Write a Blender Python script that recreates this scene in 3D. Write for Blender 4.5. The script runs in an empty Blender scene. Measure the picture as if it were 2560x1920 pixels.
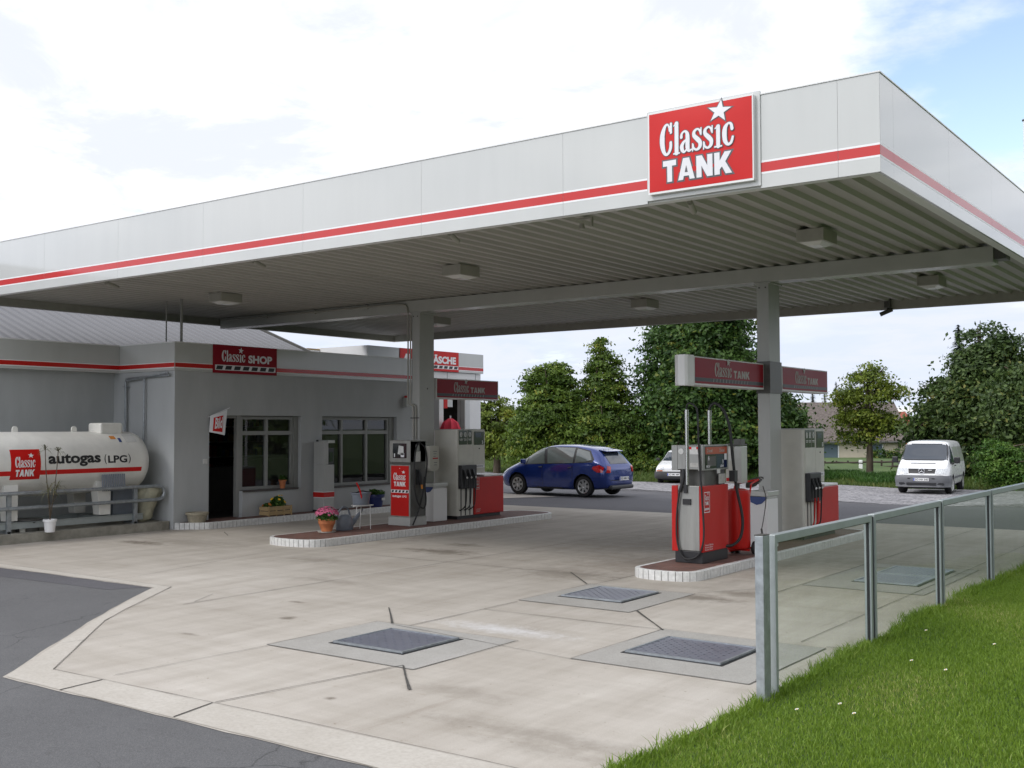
import bpy, bmesh, math, random
import numpy as np
from mathutils import Vector, Matrix
from mathutils.bvhtree import BVHTree
R = math.radians
random.seed(7); RNG = np.random.default_rng(11)
S = bpy.context.scene
C = S.collection

# ------------------------------------------------------------------ camera, sky, sun, exposure
cam = bpy.data.cameras.new('camera'); co = bpy.data.objects.new('camera', cam); C.objects.link(co)
cam.sensor_width = 36; cam.lens = 38.165; cam.clip_end = 3000; cam.clip_start = .05
co.location = (0, 0, 2.04)
co.matrix_world = Matrix.Translation((0, 0, 2.04)) @ Matrix.Rotation(R(36.055), 4, 'Z') @ Matrix.Rotation(R(92.312), 4, 'X') @ Matrix.Rotation(R(-.153), 4, 'Z')
S.camera = co
SUN_EL, SUN_AZ = 42, 206      # elevation, compass heading measured clockwise from +Y
W = bpy.data.worlds.new('World'); S.world = W; W.use_nodes = True
def build_world():
    nt = W.node_tree; N = nt.nodes; L = nt.links; N.clear()
    def n(t, **k):
        x = N.new(t)
        for a, b in k.items(): setattr(x, a, b)
        return x
    out = n('ShaderNodeOutputWorld'); bg = n('ShaderNodeBackground'); bg.inputs[1].default_value = 1.0
    sky = n('ShaderNodeTexSky', sky_type='NISHITA', sun_disc=False, sun_elevation=R(SUN_EL), sun_rotation=R(SUN_AZ))
    sky.air_density = 1.0; sky.dust_density = .6
    sc = n('ShaderNodeMix', data_type='RGBA', blend_type='MULTIPLY'); sc.inputs[0].default_value = 1
    sc.inputs[7].default_value = (.25, .225, .20, 1)
    L.new(sky.outputs[0], sc.inputs[6])
    tc = n('ShaderNodeTexCoord'); sp = n('ShaderNodeSeparateXYZ'); L.new(tc.outputs['Generated'], sp.inputs[0])
    # cloud layer coordinates: direction projected on a high plane
    zz = n('ShaderNodeMath', operation='ADD'); zz.inputs[1].default_value = .16; L.new(sp.outputs[2], zz.inputs[0])
    zm = n('ShaderNodeMath', operation='MAXIMUM'); zm.inputs[1].default_value = .05; L.new(zz.outputs[0], zm.inputs[0])
    dx = n('ShaderNodeMath', operation='DIVIDE'); dy = n('ShaderNodeMath', operation='DIVIDE')
    L.new(sp.outputs[0], dx.inputs[0]); L.new(zm.outputs[0], dx.inputs[1]); L.new(sp.outputs[1], dy.inputs[0]); L.new(zm.outputs[0], dy.inputs[1])
    cb = n('ShaderNodeCombineXYZ'); L.new(dx.outputs[0], cb.inputs[0]); L.new(dy.outputs[0], cb.inputs[1])
    no = n('ShaderNodeTexNoise'); no.inputs['Scale'].default_value = 1.5; no.inputs['Detail'].default_value = 9; no.inputs['Roughness'].default_value = .58
    L.new(cb.outputs[0], no.inputs['Vector'])
    # a clear gap in the cover toward the north
    dt = n('ShaderNodeVectorMath', operation='DOT_PRODUCT'); nd = Vector((-.16, 1.124, .40)).normalized(); dt.inputs[1].default_value = nd
    nr = n('ShaderNodeVectorMath', operation='NORMALIZE'); L.new(tc.outputs['Generated'], nr.inputs[0]); L.new(nr.outputs[0], dt.inputs[0])
    gap = n('ShaderNodeMapRange', interpolation_type='SMOOTHSTEP'); gap.inputs[1].default_value = .965; gap.inputs[2].default_value = 1.0
    gap.inputs[3].default_value = 0; gap.inputs[4].default_value = .31; L.new(dt.outputs['Value'], gap.inputs[0])
    dt2 = n('ShaderNodeVectorMath', operation='DOT_PRODUCT'); dt2.inputs[1].default_value = Vector((-1.0, .56, .2)).normalized(); L.new(nr.outputs[0], dt2.inputs[0])
    gap2 = n('ShaderNodeMapRange', interpolation_type='SMOOTHSTEP'); gap2.inputs[1].default_value = .985; gap2.inputs[2].default_value = 1.0
    gap2.inputs[3].default_value = 0; gap2.inputs[4].default_value = .10; L.new(dt2.outputs['Value'], gap2.inputs[0])
    sub = n('ShaderNodeMath', operation='SUBTRACT'); L.new(no.outputs[0], sub.inputs[0]); L.new(gap.outputs[0], sub.inputs[1])
    sub2 = n('ShaderNodeMath', operation='SUBTRACT'); L.new(sub.outputs[0], sub2.inputs[0]); L.new(gap2.outputs[0], sub2.inputs[1])
    cov = n('ShaderNodeMapRange', interpolation_type='SMOOTHSTEP'); cov.inputs[1].default_value = .18; cov.inputs[2].default_value = .40
    L.new(sub2.outputs[0], cov.inputs[0])
    # cloud tone: brighter high up, thin bluish white by the horizon
    n2 = n('ShaderNodeTexNoise'); n2.inputs['Scale'].default_value = 1.1; n2.inputs['Detail'].default_value = 6; L.new(cb.outputs[0], n2.inputs['Vector'])
    el = n('ShaderNodeMapRange', interpolation_type='SMOOTHSTEP'); el.inputs[1].default_value = .03; el.inputs[2].default_value = .24; L.new(sp.outputs[2], el.inputs[0])
    ad = n('ShaderNodeMath', operation='MULTIPLY_ADD'); ad.inputs[1].default_value = 2.4; ad.inputs[2].default_value = -1.30; L.new(n2.outputs[0], ad.inputs[0])
    ad2 = n('ShaderNodeMath', operation='ADD', use_clamp=True); L.new(ad.outputs[0], ad2.inputs[0]); L.new(el.outputs[0], ad2.inputs[1])
    cc = n('ShaderNodeMix', data_type='RGBA'); cc.inputs[6].default_value = (.70, .77, .93, 1); cc.inputs[7].default_value = (1.22, 1.22, 1.26, 1)
    L.new(ad2.outputs[0], cc.inputs[0])
    # faint bluish hollows between the bright cloud heaps
    n3 = n('ShaderNodeTexNoise'); n3.inputs['Scale'].default_value = 2.3; n3.inputs['Detail'].default_value = 8; n3.inputs['Roughness'].default_value = .62; n3.inputs['Distortion'].default_value = .4; L.new(cb.outputs[0], n3.inputs['Vector'])
    h3 = n('ShaderNodeMapRange', interpolation_type='SMOOTHSTEP'); h3.inputs[1].default_value = .38; h3.inputs[2].default_value = .60; h3.inputs[3].default_value = 0; h3.inputs[4].default_value = .95; L.new(n3.outputs[0], h3.inputs[0])
    c4 = n('ShaderNodeMix', data_type='RGBA'); L.new(h3.outputs[0], c4.inputs[0]); L.new(cc.outputs[2], c4.inputs[6]); c4.inputs[7].default_value = (.76, .80, .90, 1)
    # the cover is thinner overhead and glows widely round the veiled sun
    hi = n('ShaderNodeMapRange', interpolation_type='SMOOTHSTEP'); hi.inputs[1].default_value = .42; hi.inputs[2].default_value = .8; hi.inputs[3].default_value = 1.0; hi.inputs[4].default_value = 1.0; L.new(sp.outputs[2], hi.inputs[0])
    dg = n('ShaderNodeVectorMath', operation='DOT_PRODUCT'); dg.inputs[1].default_value = Vector((math.sin(R(SUN_AZ+8)), math.cos(R(SUN_AZ+8)), .15)).normalized(); L.new(nr.outputs[0], dg.inputs[0])
    gw = n('ShaderNodeMapRange', interpolation_type='SMOOTHSTEP'); gw.inputs[1].default_value = .30; gw.inputs[2].default_value = .95; gw.inputs[3].default_value = 1.0; gw.inputs[4].default_value = 1.8; L.new(dg.outputs['Value'], gw.inputs[0])
    bo = n('ShaderNodeMath', operation='MULTIPLY'); L.new(hi.outputs[0], bo.inputs[0]); L.new(gw.outputs[0], bo.inputs[1])
    c3 = n('ShaderNodeVectorMath', operation='SCALE'); L.new(c4.outputs[2], c3.inputs[0]); L.new(bo.outputs[0], c3.inputs['Scale'])
    mx = n('ShaderNodeMix', data_type='RGBA'); L.new(cov.outputs[0], mx.inputs[0]); L.new(sc.outputs[2], mx.inputs[6]); L.new(c3.outputs[0], mx.inputs[7])
    L.new(mx.outputs[2], bg.inputs[0]); L.new(bg.outputs[0], out.inputs[0])
build_world()
sl = bpy.data.lights.new('sun', 'SUN'); so = bpy.data.objects.new('sun', sl); C.objects.link(so)
sl.energy = 1.1; sl.angle = R(17); sl.color = (1, .955, .89)
sd = Vector((math.sin(R(SUN_AZ)) * math.cos(R(SUN_EL)), math.cos(R(SUN_AZ)) * math.cos(R(SUN_EL)), math.sin(R(SUN_EL))))
so.rotation_euler = sd.to_track_quat('Z', 'Y').to_euler(); so.location = (0, 0, 30)
S.view_settings.view_transform = 'Standard'; S.view_settings.look = 'None'; S.view_settings.gamma = 1
S.view_settings.exposure = 0.2
S.render.engine = 'CYCLES'
S.cycles.max_bounces = 8; S.cycles.transparent_max_bounces = 12

# ------------------------------------------------------------------ materials
def mat(name, col, rough=.6, metal=0, var=.0, vs=8, bump=0, bs=60, coat=0, col2=None, spec=.5, stretch=None, det=5, emis=None):
    m = bpy.data.materials.new(name); m.use_nodes = True
    nt = m.node_tree; N = nt.nodes; L = nt.links; b = N['Principled BSDF']
    b.inputs['Base Color'].default_value = (*col, 1); b.inputs['Roughness'].default_value = rough; b.inputs['Metallic'].default_value = metal
    b.inputs['Coat Weight'].default_value = coat; b.inputs['Coat Roughness'].default_value = .06; b.inputs['Specular IOR Level'].default_value = spec
    tc = N.new('ShaderNodeTexCoord'); mp = N.new('ShaderNodeMapping'); L.new(tc.outputs['Object'], mp.inputs[0])
    if stretch: mp.inputs['Scale'].default_value = stretch
    if var or col2:
        no = N.new('ShaderNodeTexNoise'); no.inputs['Scale'].default_value = vs; no.inputs['Detail'].default_value = det; no.inputs['Roughness'].default_value = .6
        L.new(mp.outputs[0], no.inputs['Vector'])
        c2 = col2 or tuple(c * (1 - var) for c in col); c1 = col if col2 else tuple(min(1, c * (1 + var * .6)) for c in col)
        rp = N.new('ShaderNodeValToRGB'); rp.color_ramp.elements[0].position = .33; rp.color_ramp.elements[1].position = .67
        rp.color_ramp.elements[0].color = (*c2, 1); rp.color_ramp.elements[1].color = (*c1, 1)
        L.new(no.outputs[0], rp.inputs[0]); L.new(rp.outputs[0], b.inputs['Base Color'])
        rr = N.new('ShaderNodeMapRange'); rr.inputs[3].default_value = max(0, rough - .08); rr.inputs[4].default_value = min(1, rough + .08)
        L.new(no.outputs[0], rr.inputs[0]); L.new(rr.outputs[0], b.inputs['Roughness'])
    if bump:
        n2 = N.new('ShaderNodeTexNoise'); n2.inputs['Scale'].default_value = bs; n2.inputs['Detail'].default_value = 4; L.new(mp.outputs[0], n2.inputs['Vector'])
        bp = N.new('ShaderNodeBump'); bp.inputs['Strength'].default_value = bump; bp.inputs['Distance'].default_value = .01
        L.new(n2.outputs[0], bp.inputs['Height']); L.new(bp.outputs[0], b.inputs['Normal'])
    if emis: b.inputs['Emission Color'].default_value = (*emis[:3], 1); b.inputs['Emission Strength'].default_value = emis[3]
    return m
def glass_mat(name, tint, haze=.0, hazecol=(.5, .5, .5), ior=1.5):
    m = bpy.data.materials.new(name); m.use_nodes = True; nt = m.node_tree; N = nt.nodes; L = nt.links; N.clear()
    out = N.new('ShaderNodeOutputMaterial'); tr = N.new('ShaderNodeBsdfTransparent'); tr.inputs[0].default_value = (*tint, 1)
    gl = N.new('ShaderNodeBsdfGlossy'); gl.inputs['Roughness'].default_value = .01
    lw = N.new('ShaderNodeLayerWeight'); lw.inputs[0].default_value = .5
    pw = N.new('ShaderNodeMath'); pw.operation = 'POWER'; pw.inputs[1].default_value = 5; L.new(lw.outputs['Facing'], pw.inputs[0])
    fr = N.new('ShaderNodeMath'); fr.operation = 'MULTIPLY_ADD'; fr.inputs[1].default_value = .9; fr.inputs[2].default_value = .07; L.new(pw.outputs[0], fr.inputs[0])
    df = N.new('ShaderNodeBsdfDiffuse'); df.inputs[0].default_value = (*hazecol, 1)
    no = N.new('ShaderNodeTexNoise'); no.inputs['Scale'].default_value = 2.5; no.inputs['Detail'].default_value = 5
    tc = N.new('ShaderNodeTexCoord'); L.new(tc.outputs['Object'], no.inputs['Vector'])
    hz = N.new('ShaderNodeMath'); hz.operation = 'MULTIPLY'; hz.inputs[1].default_value = haze * 2; L.new(no.outputs[0], hz.inputs[0])
    m1 = N.new('ShaderNodeMixShader'); L.new(hz.outputs[0], m1.inputs[0]); L.new(tr.outputs[0], m1.inputs[1]); L.new(df.outputs[0], m1.inputs[2])
    m2 = N.new('ShaderNodeMixShader'); L.new(fr.outputs[0], m2.inputs[0]); L.new(m1.outputs[0], m2.inputs[1]); L.new(gl.outputs[0], m2.inputs[2])
    L.new(m2.outputs[0], out.inputs[0]); return m
RED = (.56, .022, .020)
M = dict(
 panel=mat('white_composite_panel', (.50, .51, .49), .34, var=.035, vs=1.1, coat=.9, stretch=(2.2, 2.2, .25)),
 panelw=mat('white_coated_metal', (.74, .74, .73), .4, var=.03, vs=2),
 red=mat('red_film', (.52, .014, .012), .45, var=.05, vs=1.5, coat=.7, spec=.15),
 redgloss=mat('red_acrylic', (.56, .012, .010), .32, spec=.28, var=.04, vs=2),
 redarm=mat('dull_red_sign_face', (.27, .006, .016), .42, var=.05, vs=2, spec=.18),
 redpaint=mat('red_pump_paint', (.48, .013, .010), .34, spec=.32, var=.05, vs=3),
 white=mat('white_film', (.80, .80, .80), .35),
 letter=mat('white_lettering', (.74, .74, .76), .4),
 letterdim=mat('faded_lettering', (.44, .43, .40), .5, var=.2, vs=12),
 outline=mat('dark_grey_outline', (.10, .10, .11), .5),
 black=mat('black_plastic', (.02, .02, .022), .42, var=.2, vs=10),
 rubber=mat('black_rubber', (.016, .016, .017), .6, var=.2, vs=20),
 deck=mat('corrugated_ceiling_sheet', (.42, .405, .375), .5, var=.10, vs=1.2, stretch=(3, .3, 1)),
 beam=mat('grey_beam_paint', (.45, .455, .43), .22, var=.06, vs=2),
 column=mat('grey_column_paint', (.40, .405, .385), .42, var=.07, vs=3, stretch=(1, 1, .3)),
 fixture=mat('lamp_housing_grey', (.36, .35, .31), .5, var=.08),
 reflector=mat('lamp_glass', (.75, .75, .73), .15),
 render=mat('grey_blue_render', (.44, .455, .455), .88, var=.07, vs=1.6, stretch=(1.4, 1.4, .4), bump=.35, bs=90),
 frame=mat('grey_window_frame', (.26, .265, .25), .45, var=.05),
 sill=mat('dark_stone_sill', (.07, .06, .055), .5, var=.2),
 galv=mat('galvanised_steel', (.36, .39, .41), .42, metal=.55, var=.22, vs=14),
 galv2=mat('grey_fence_profile', (.36, .40, .40), .38, metal=.35, var=.08, vs=6),
 roofm=mat('grey_roof_sheet', (.145, .145, .155), .5, var=.10, vs=1.5, stretch=(.4, 2, 1)),
 tankw=mat('cream_tank_paint', (.78, .77, .72), .38, var=.10, vs=2.5, coat=.15),
 cream=mat('cream_pump_enamel', (.56, .55, .49), .38, var=.07, vs=4, coat=.1),
 stainless=mat('dull_stainless', (.33, .33, .31), .36, metal=.55, var=.16, vs=9, stretch=(1, 1, .15)),
 steel=mat('polished_steel', (.6, .6, .58), .25, metal=.9),
 darkgrey=mat('dark_grey_metal', (.085, .083, .075), .42, var=.25, vs=6),
 label=mat('paper_label', (.62, .62, .60), .6, var=.1, vs=40),
 display=mat('dark_display', (.012, .018, .022), .08, spec=.8),
 blueglass=mat('blue_display', (.012, .02, .07), .1, spec=.8),
 kerb=mat('white_kerb_tile', (.66, .66, .64), .35, var=.16, vs=18),
 joint=mat('dark_joint', (.075, .07, .062), .9, var=.3, vs=10),
 tar=mat('tar_seal', (.05, .048, .046), .8, var=.3, vs=10),
 terracotta=mat('terracotta', (.50, .17, .065), .75, var=.18, vs=12),
 plate=mat('chequer_plate', (.25, .26, .31), .38, metal=.5, var=.12, vs=10),
 plinth=mat('weathered_concrete_plinth', (.30, .285, .24), .9, var=.3, vs=4, bump=.3),
 wood=mat('pale_crate_wood', (.42, .30, .15), .75, var=.2, vs=14, stretch=(1, .2, 3)),
 oldwood=mat('weathered_fence_wood', (.085, .065, .05), .85, var=.35, vs=5),
 bark=mat('bark', (.11, .085, .06), .9, var=.4, vs=9, bump=.6, bs=20, stretch=(1, 1, .25)),
 stone=mat('stone_bowl', (.30, .27, .20), .85, var=.2, vs=16, bump=.3),
 plasticgrey=mat('grey_blue_plastic', (.15, .17, .20), .45, var=.1, vs=9),
 plasticblue=mat('dark_blue_plastic', (.02, .03, .12), .3),
 bluebag=mat('blue_bag', (.03, .06, .2), .5),
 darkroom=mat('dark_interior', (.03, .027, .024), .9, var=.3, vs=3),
 carblue=mat('metallic_blue_paint', (.014, .040, .22), .24, metal=.4, coat=1.0, var=.06, vs=20),
 cardblue=mat('dark_blue_paint', (.01, .014, .06), .3, coat=1.0),
 carwhite=mat('white_car_paint', (.84, .845, .85), .28, coat=.6, var=.02),
 bumper=mat('grey_bumper_plastic', (.135, .138, .15), .5, var=.08, vs=8),
 dbumper=mat('dark_bumper_plastic', (.05, .05, .052), .5, var=.15, vs=8),
 carglass=mat('car_glass', (.13, .15, .14), .05, spec=.9),
 carglassb=mat('tinted_blue_glass', (.035, .045, .06), .04, spec=1.0),
 chrome=mat('chrome', (.75, .75, .76), .12, metal=1),
 hubcap=mat('silver_hubcap', (.50, .50, .49), .32, metal=.5),
 lamp=mat('clear_headlamp', (.62, .64, .66), .12, spec=1.0, var=.3, vs=25),
 taillamp=mat('red_tail_lamp', (.55, .015, .02), .12, coat=.8, var=.4, vs=18),
 amber=mat('amber_lens', (.55, .14, .03), .2),
 eublue=mat('blue_plate_strip', (.02, .06, .4), .5),
 tileroof=mat('brown_tile_roof', (.085, .068, .060), .9, col2=(.19, .16, .145), vs=7, det=9, stretch=(1, 1.6, 1.6)),
 redroof=mat('red_tile_roof', (.36, .10, .065), .85, var=.2, vs=4),
 wallcream=mat('cream_house_wall', (.60, .53, .42), .9, var=.06, vs=2),
 wallwhite=mat('white_house_wall', (.76, .75, .72), .9, var=.04, vs=2),
 wpane=mat('house_window_glass', (.12, .16, .20), .05, spec=1.0),
 bagm=mat('translucent_bag', (.46, .44, .32), .5, var=.25, vs=6, bump=.9, bs=9),
 pink=mat('pink_petals', (.44, .045, .14), .7, var=.5, vs=60, col2=(.50, .14, .23)),
 redorange=mat('red_orange_panel', (.42, .07, .02), .3),
 yellow=mat('yellow_petals', (.80, .50, .02), .7),
 orange=mat('orange_petals', (.60, .22, .03), .7),
 parasol=mat('red_cloth', (.60, .03, .06), .8, var=.15, vs=8),
 lit=mat('lit_lamp', (.8, .35, .1), .5, emis=(1, .38, .08, .5)),
 glow=mat('lit_shelf', (.3, .1, .03), .6, emis=(1, .3, .06, .22), var=.8, vs=12),
 pane=glass_mat('shop_glass', (.55, .6, .6), .03),
 fglass=glass_mat('fence_glass', (.90, .945, .92), .08, (.36, .38, .35)),
)

# ------------------------------------------------------------------ mesh helpers
class MB:
    def __init__(s): s.v = []; s.f = []; s.m = []
    def add(s, vs, fs, mi=0):
        o = len(s.v); s.v += [tuple(v) for v in vs]; s.f += [tuple(i + o for i in f) for f in fs]; s.m += [mi] * len(fs); return s
    def box(s, x0, x1, y0, y1, z0, z1, mi=0, T=None):
        vs = [Vector(p) for p in [(x0,y0,z0),(x1,y0,z0),(x1,y1,z0),(x0,y1,z0),(x0,y0,z1),(x1,y0,z1),(x1,y1,z1),(x0,y1,z1)]]
        if T: vs = [T @ v for v in vs]
        return s.add(vs, [(0,3,2,1),(4,5,6,7),(0,1,5,4),(1,2,6,5),(2,3,7,6),(3,0,4,7)], mi)
    def cyl(s, p0, p1, r0, r1=None, n=16, mi=0, caps=True):
        r1 = r0 if r1 is None else r1; p0 = Vector(p0); p1 = Vector(p1); d = (p1 - p0).normalized()
        a = d.orthogonal().normalized(); b = d.cross(a); vs = []
        for p, r in ((p0, r0), (p1, r1)):
            for i in range(n):
                t = 2 * math.pi * i / n; vs.append(p + a * r * math.cos(t) + b * r * math.sin(t))
        fs = [(i, (i + 1) % n, n + (i + 1) % n, n + i) for i in range(n)]
        if caps: fs += [tuple(range(n - 1, -1, -1)), tuple(range(n, 2 * n))]
        return s.add(vs, fs, mi)
    def tube(s, pts, r, n=10, mi=0, smooth=True):
        P = [Vector(p) for p in pts]
        if smooth: P = catmull(P, 6)
        vs = []; fs = []; a = None
        for i, p in enumerate(P):
            d = (P[min(i + 1, len(P) - 1)] - P[max(i - 1, 0)]).normalized()
            a = (d.orthogonal() if a is None else (a - d * a.dot(d))).normalized(); b = d.cross(a)
            rr = r if not callable(r) else r(i / (len(P) - 1))
            for k in range(n):
                t = 2 * math.pi * k / n; vs.append(p + a * rr * math.cos(t) + b * rr * math.sin(t))
        for i in range(len(P) - 1):
            for k in range(n): fs.append((i*n+k, i*n+(k+1)%n, (i+1)*n+(k+1)%n, (i+1)*n+k))
        fs += [tuple(range(n - 1, -1, -1)), tuple(range((len(P)-1)*n, len(P)*n))]
        return s.add(vs, fs, mi)
    def lathe(s, prof, c=(0,0,0), n=24, mi=0, sx=1, sy=1, caps=True):
        c = Vector(c); vs = []; fs = []
        for r, z in prof:
            for k in range(n):
                t = 2*math.pi*k/n; vs.append(c + Vector((r*sx*math.cos(t), r*sy*math.sin(t), z)))
        m = len(prof)
        for i in range(m-1):
            for k in range(n): fs.append((i*n+k, i*n+(k+1)%n, (i+1)*n+(k+1)%n, (i+1)*n+k))
        if caps: fs += [tuple(range(n-1,-1,-1)), tuple(range((m-1)*n, m*n))]
        return s.add(vs, fs, mi)
    def prism(s, poly, h0, h1, fn, mi=0, side_mi=None):
        # poly: 2d points counter clockwise, fn(a,b,h)->xyz
        n = len(poly); vs = [fn(a, b, h0) for a, b in poly] + [fn(a, b, h1) for a, b in poly]
        s.add(vs, [tuple(range(n-1,-1,-1)), tuple(range(n, 2*n))], mi)
        return s.add(vs, [(i, (i+1)%n, n+(i+1)%n, n+i) for i in range(n)], mi if side_mi is None else side_mi)
    def build(s, name, mats, parent=None, bevel=0, smooth=None, loc=None):
        me = bpy.data.meshes.new(name); me.from_pydata(s.v, [], s.f); me.validate()
        if not isinstance(mats, (list, tuple)): mats = [mats]
        for m in mats: me.materials.append(M[m] if isinstance(m, str) else m)
        if len(mats) > 1 and len(me.polygons) == len(s.m): me.polygons.foreach_set('material_index', s.m)
        bm = bmesh.new(); bm.from_mesh(me); bmesh.ops.recalc_face_normals(bm, faces=bm.faces); bm.to_mesh(me); bm.free()
        if smooth is not None:
            me.polygons.foreach_set('use_smooth', [True] * len(me.polygons)); me.set_sharp_from_angle(angle=R(smooth))
        o = bpy.data.objects.new(name, me); C.objects.link(o); o.parent = parent
        if loc: o.location = loc
        if bevel:
            b = o.modifiers.new('bevel', 'BEVEL'); b.width = bevel; b.segments = 2; b.limit_method = 'ANGLE'; b.angle_limit = R(40)
        return o
def catmull(P, k):
    if len(P) < 3: return P
    o = []
    for i in range(len(P) - 1):
        p0 = P[max(i-1, 0)]; p1 = P[i]; p2 = P[i+1]; p3 = P[min(i+2, len(P)-1)]
        for j in range(k):
            t = j / k; o.append(.5 * ((2*p1) + (p2-p0)*t + (2*p0-5*p1+4*p2-p3)*t*t + (3*p1-p0-3*p2+p3)*t**3))
    o.append(P[-1]); return o
def tag(o, label, cat=None, group=None, kind=None):
    if label: o['label'] = label
    if cat: o['category'] = cat
    if group: o['group'] = group
    if kind: o['kind'] = kind
    return o
def thing(name, label, cat, loc=(0,0,0), rz=0, group=None):
    o = bpy.data.objects.new(name, None); C.objects.link(o); o.location = loc; o.rotation_euler = (0, 0, rz); o.empty_display_size = .2
    return tag(o, label, cat, group)
def struct(o): o['kind'] = 'structure'; return o
def copy_tree(o, parent=None):
    c = o.copy(); C.objects.link(c)
    if parent is not None: c.parent = parent
    for ch in list(o.children): copy_tree(ch, c)
    return c
def npmesh(name, verts, faces, mats, rnd=None, smooth=False):
    me = bpy.data.meshes.new(name); nv = len(verts); nf = len(faces); k = faces.shape[1]
    me.vertices.add(nv); me.vertices.foreach_set('co', verts.astype(np.float32).ravel())
    me.loops.add(nf * k); me.loops.foreach_set('vertex_index', faces.astype(np.int32).ravel())
    me.polygons.add(nf); me.polygons.foreach_set('loop_start', np.arange(0, nf * k, k, dtype=np.int32))
    me.polygons.foreach_set('loop_total', np.full(nf, k, dtype=np.int32))
    me.update(calc_edges=True)
    if rnd is not None:
        a = me.attributes.new('tone', 'FLOAT', 'FACE'); a.data.foreach_set('value', rnd.astype(np.float32))
    for m in mats: me.materials.append(m)
    return me

# ------------------------------------------------------------------ lettering
def ribbon(mb, pts, fn, h, grow=0, mi=0):
    """one pen stroke as a flat strip with round ends; pts = (x, y, width)"""
    P = [Vector(p) for p in pts]; P = catmull(P, 5) if len(P) > 2 else P
    L = []; Rr = []
    for i, p in enumerate(P):
        d = P[min(i+1, len(P)-1)] - P[max(i-1, 0)]; d = Vector((d.x, d.y)).normalized(); n = Vector((-d.y, d.x)); w = p.z / 2 + grow
        L.append((p.x + n.x*w, p.y + n.y*w)); Rr.append((p.x - n.x*w, p.y - n.y*w))
    def cap(p, q, sgn):
        d = Vector((P[p].x - P[q].x, P[p].y - P[q].y)).normalized(); w = P[p].z/2 + grow; a0 = math.atan2(d.y, d.x)
        return [(P[p].x + w*math.cos(a0+t), P[p].y + w*math.sin(a0+t)) for t in (sgn*math.pi/3, sgn*math.pi/6, 0, -sgn*math.pi/6, -sgn*math.pi/3)]
    vs = [fn(x, y, h) for x, y in L + Rr]; n = len(P)
    mb.add(vs, [(i, i+1, n+i+1, n+i) for i in range(n-1)], mi)
    e = [Rr[0]] + [L[0]]; c0 = cap(0, 1, 1); mb.add([fn(x, y, h) for x, y in [Rr[0], L[0]] + cap(0, 1, -1)], [tuple(range(7))], mi)
    mb.add([fn(x, y, h) for x, y in [L[-1], Rr[-1]] + cap(-1, -2, -1)], [tuple(range(7))], mi)
GL = {
 'C': (0, [[(.50,1.10,.10),(.47,1.26,.09),(.38,1.39,.08),(.26,1.31,.14),(.15,1.02,.21),(.12,.72,.24),(.14,.42,.22),(.22,.15,.16),(.34,.05,.12),(.46,.14,.13),(.54,.33,.14),(.55,.56,.13)], [(.56,1.0,.11),(.56,1.40,.11)]]),
 'l': (.676, [[(.16,.04,.19),(.16,1.36,.19)], [(.02,.03,.07),(.29,.03,.07)], [(.03,1.27,.05),(.15,1.36,.10)]]),
 'a': (.994, [[(.08,.70,.13),(.10,.85,.10),(.22,.95,.09),(.34,.88,.14),(.38,.7,.19),(.38,.22,.19),(.45,.06,.12),(.56,.1,.07)], [(.37,.58,.08),(.2,.48,.12),(.10,.3,.18),(.13,.12,.16),(.22,.04,.1),(.34,.14,.08)]]),
 's': (1.577, [[(.43,.72,.08),(.38,.88,.09),(.26,.95,.09),(.12,.85,.14),(.12,.68,.17),(.28,.5,.2),(.40,.34,.18),(.38,.15,.15),(.24,.05,.1),(.1,.13,.09),(.06,.3,.07)], [(.45,.68,.06),(.45,.97,.06)], [(.04,.02,.06),(.04,.33,.06)]]),
 'S': (2.107, None),
 'i': (2.675, [[(.16,.04,.18),(.16,.9,.18)], [(.0,.03,.07),(.31,.03,.07)], [(.02,.82,.05),(.15,.93,.09)]]),
 'c': (3.018, [[(.46,.70,.14),(.42,.9,.12),(.3,.96,.09),(.15,.8,.18),(.11,.5,.21),(.15,.2,.18),(.28,.05,.12),(.42,.13,.12),(.49,.35,.10)]]),
}
GL['S'] = (2.107, GL['s'][1])
def classic(mb, fn, x, y, sx, sy, h, star=True, grow=0, mi=0, lean=0):
    """the shop's serif name, 3.58 wide and 1.45 high in its own units"""
    k = 0
    for g in GL.values():
        for st in g[1]:
            k += 1
            ribbon(mb, [(g[0] + a, b, w) for a, b, w in st], lambda u, v, hh: fn(x + u*sx + v*lean, y + v*sy, hh), h + k * .00025, grow, mi)
    if star: 
        cx, cy = x + 2.85*sx, y + 1.56*sy; star5(mb, fn, cx, cy, .47*sx, .47*sy, h + .006, grow*1.6, mi)
def star5(mb, fn, cx, cy, rx, ry, h, grow=0, mi=0):
    ps = []
    for i in range(10):
        t = R(82 + 36*i); r = (1 if i % 2 == 0 else .40) + grow * (1.6 if i % 2 == 0 else .9)
        ps.append(fn(cx + rx*r*math.cos(t), cy + ry*r*math.sin(t), h))
    ps.append(fn(cx, cy, h)); mb.add(ps, [(10, i, (i+1) % 10) for i in range(10)], mi)
BL = {  # heavy block capitals, unit height
 'T': (.70, [[(0,.74),(0,1),(.70,1),(.70,.74),(.48,.74),(.48,0),(.22,0),(.22,.74)]]),
 'A': (.86, [[(0,0),(.27,1),(.59,1),(.86,0),(.60,0),(.56,.17),(.30,.17),(.26,0)]]),
 'N': (.82, [[(0,0),(0,1),(.29,1),(.56,.50),(.56,1),(.82,1),(.82,0),(.54,0),(.26,.52),(.26,0)]]),
 'K': (.86, [[(0,0),(0,1),(.27,1),(.27,.62),(.52,1),(.85,1),(.55,.55),(.87,0),(.56,0),(.38,.34),(.27,.22),(.27,0)]]),
}
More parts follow.
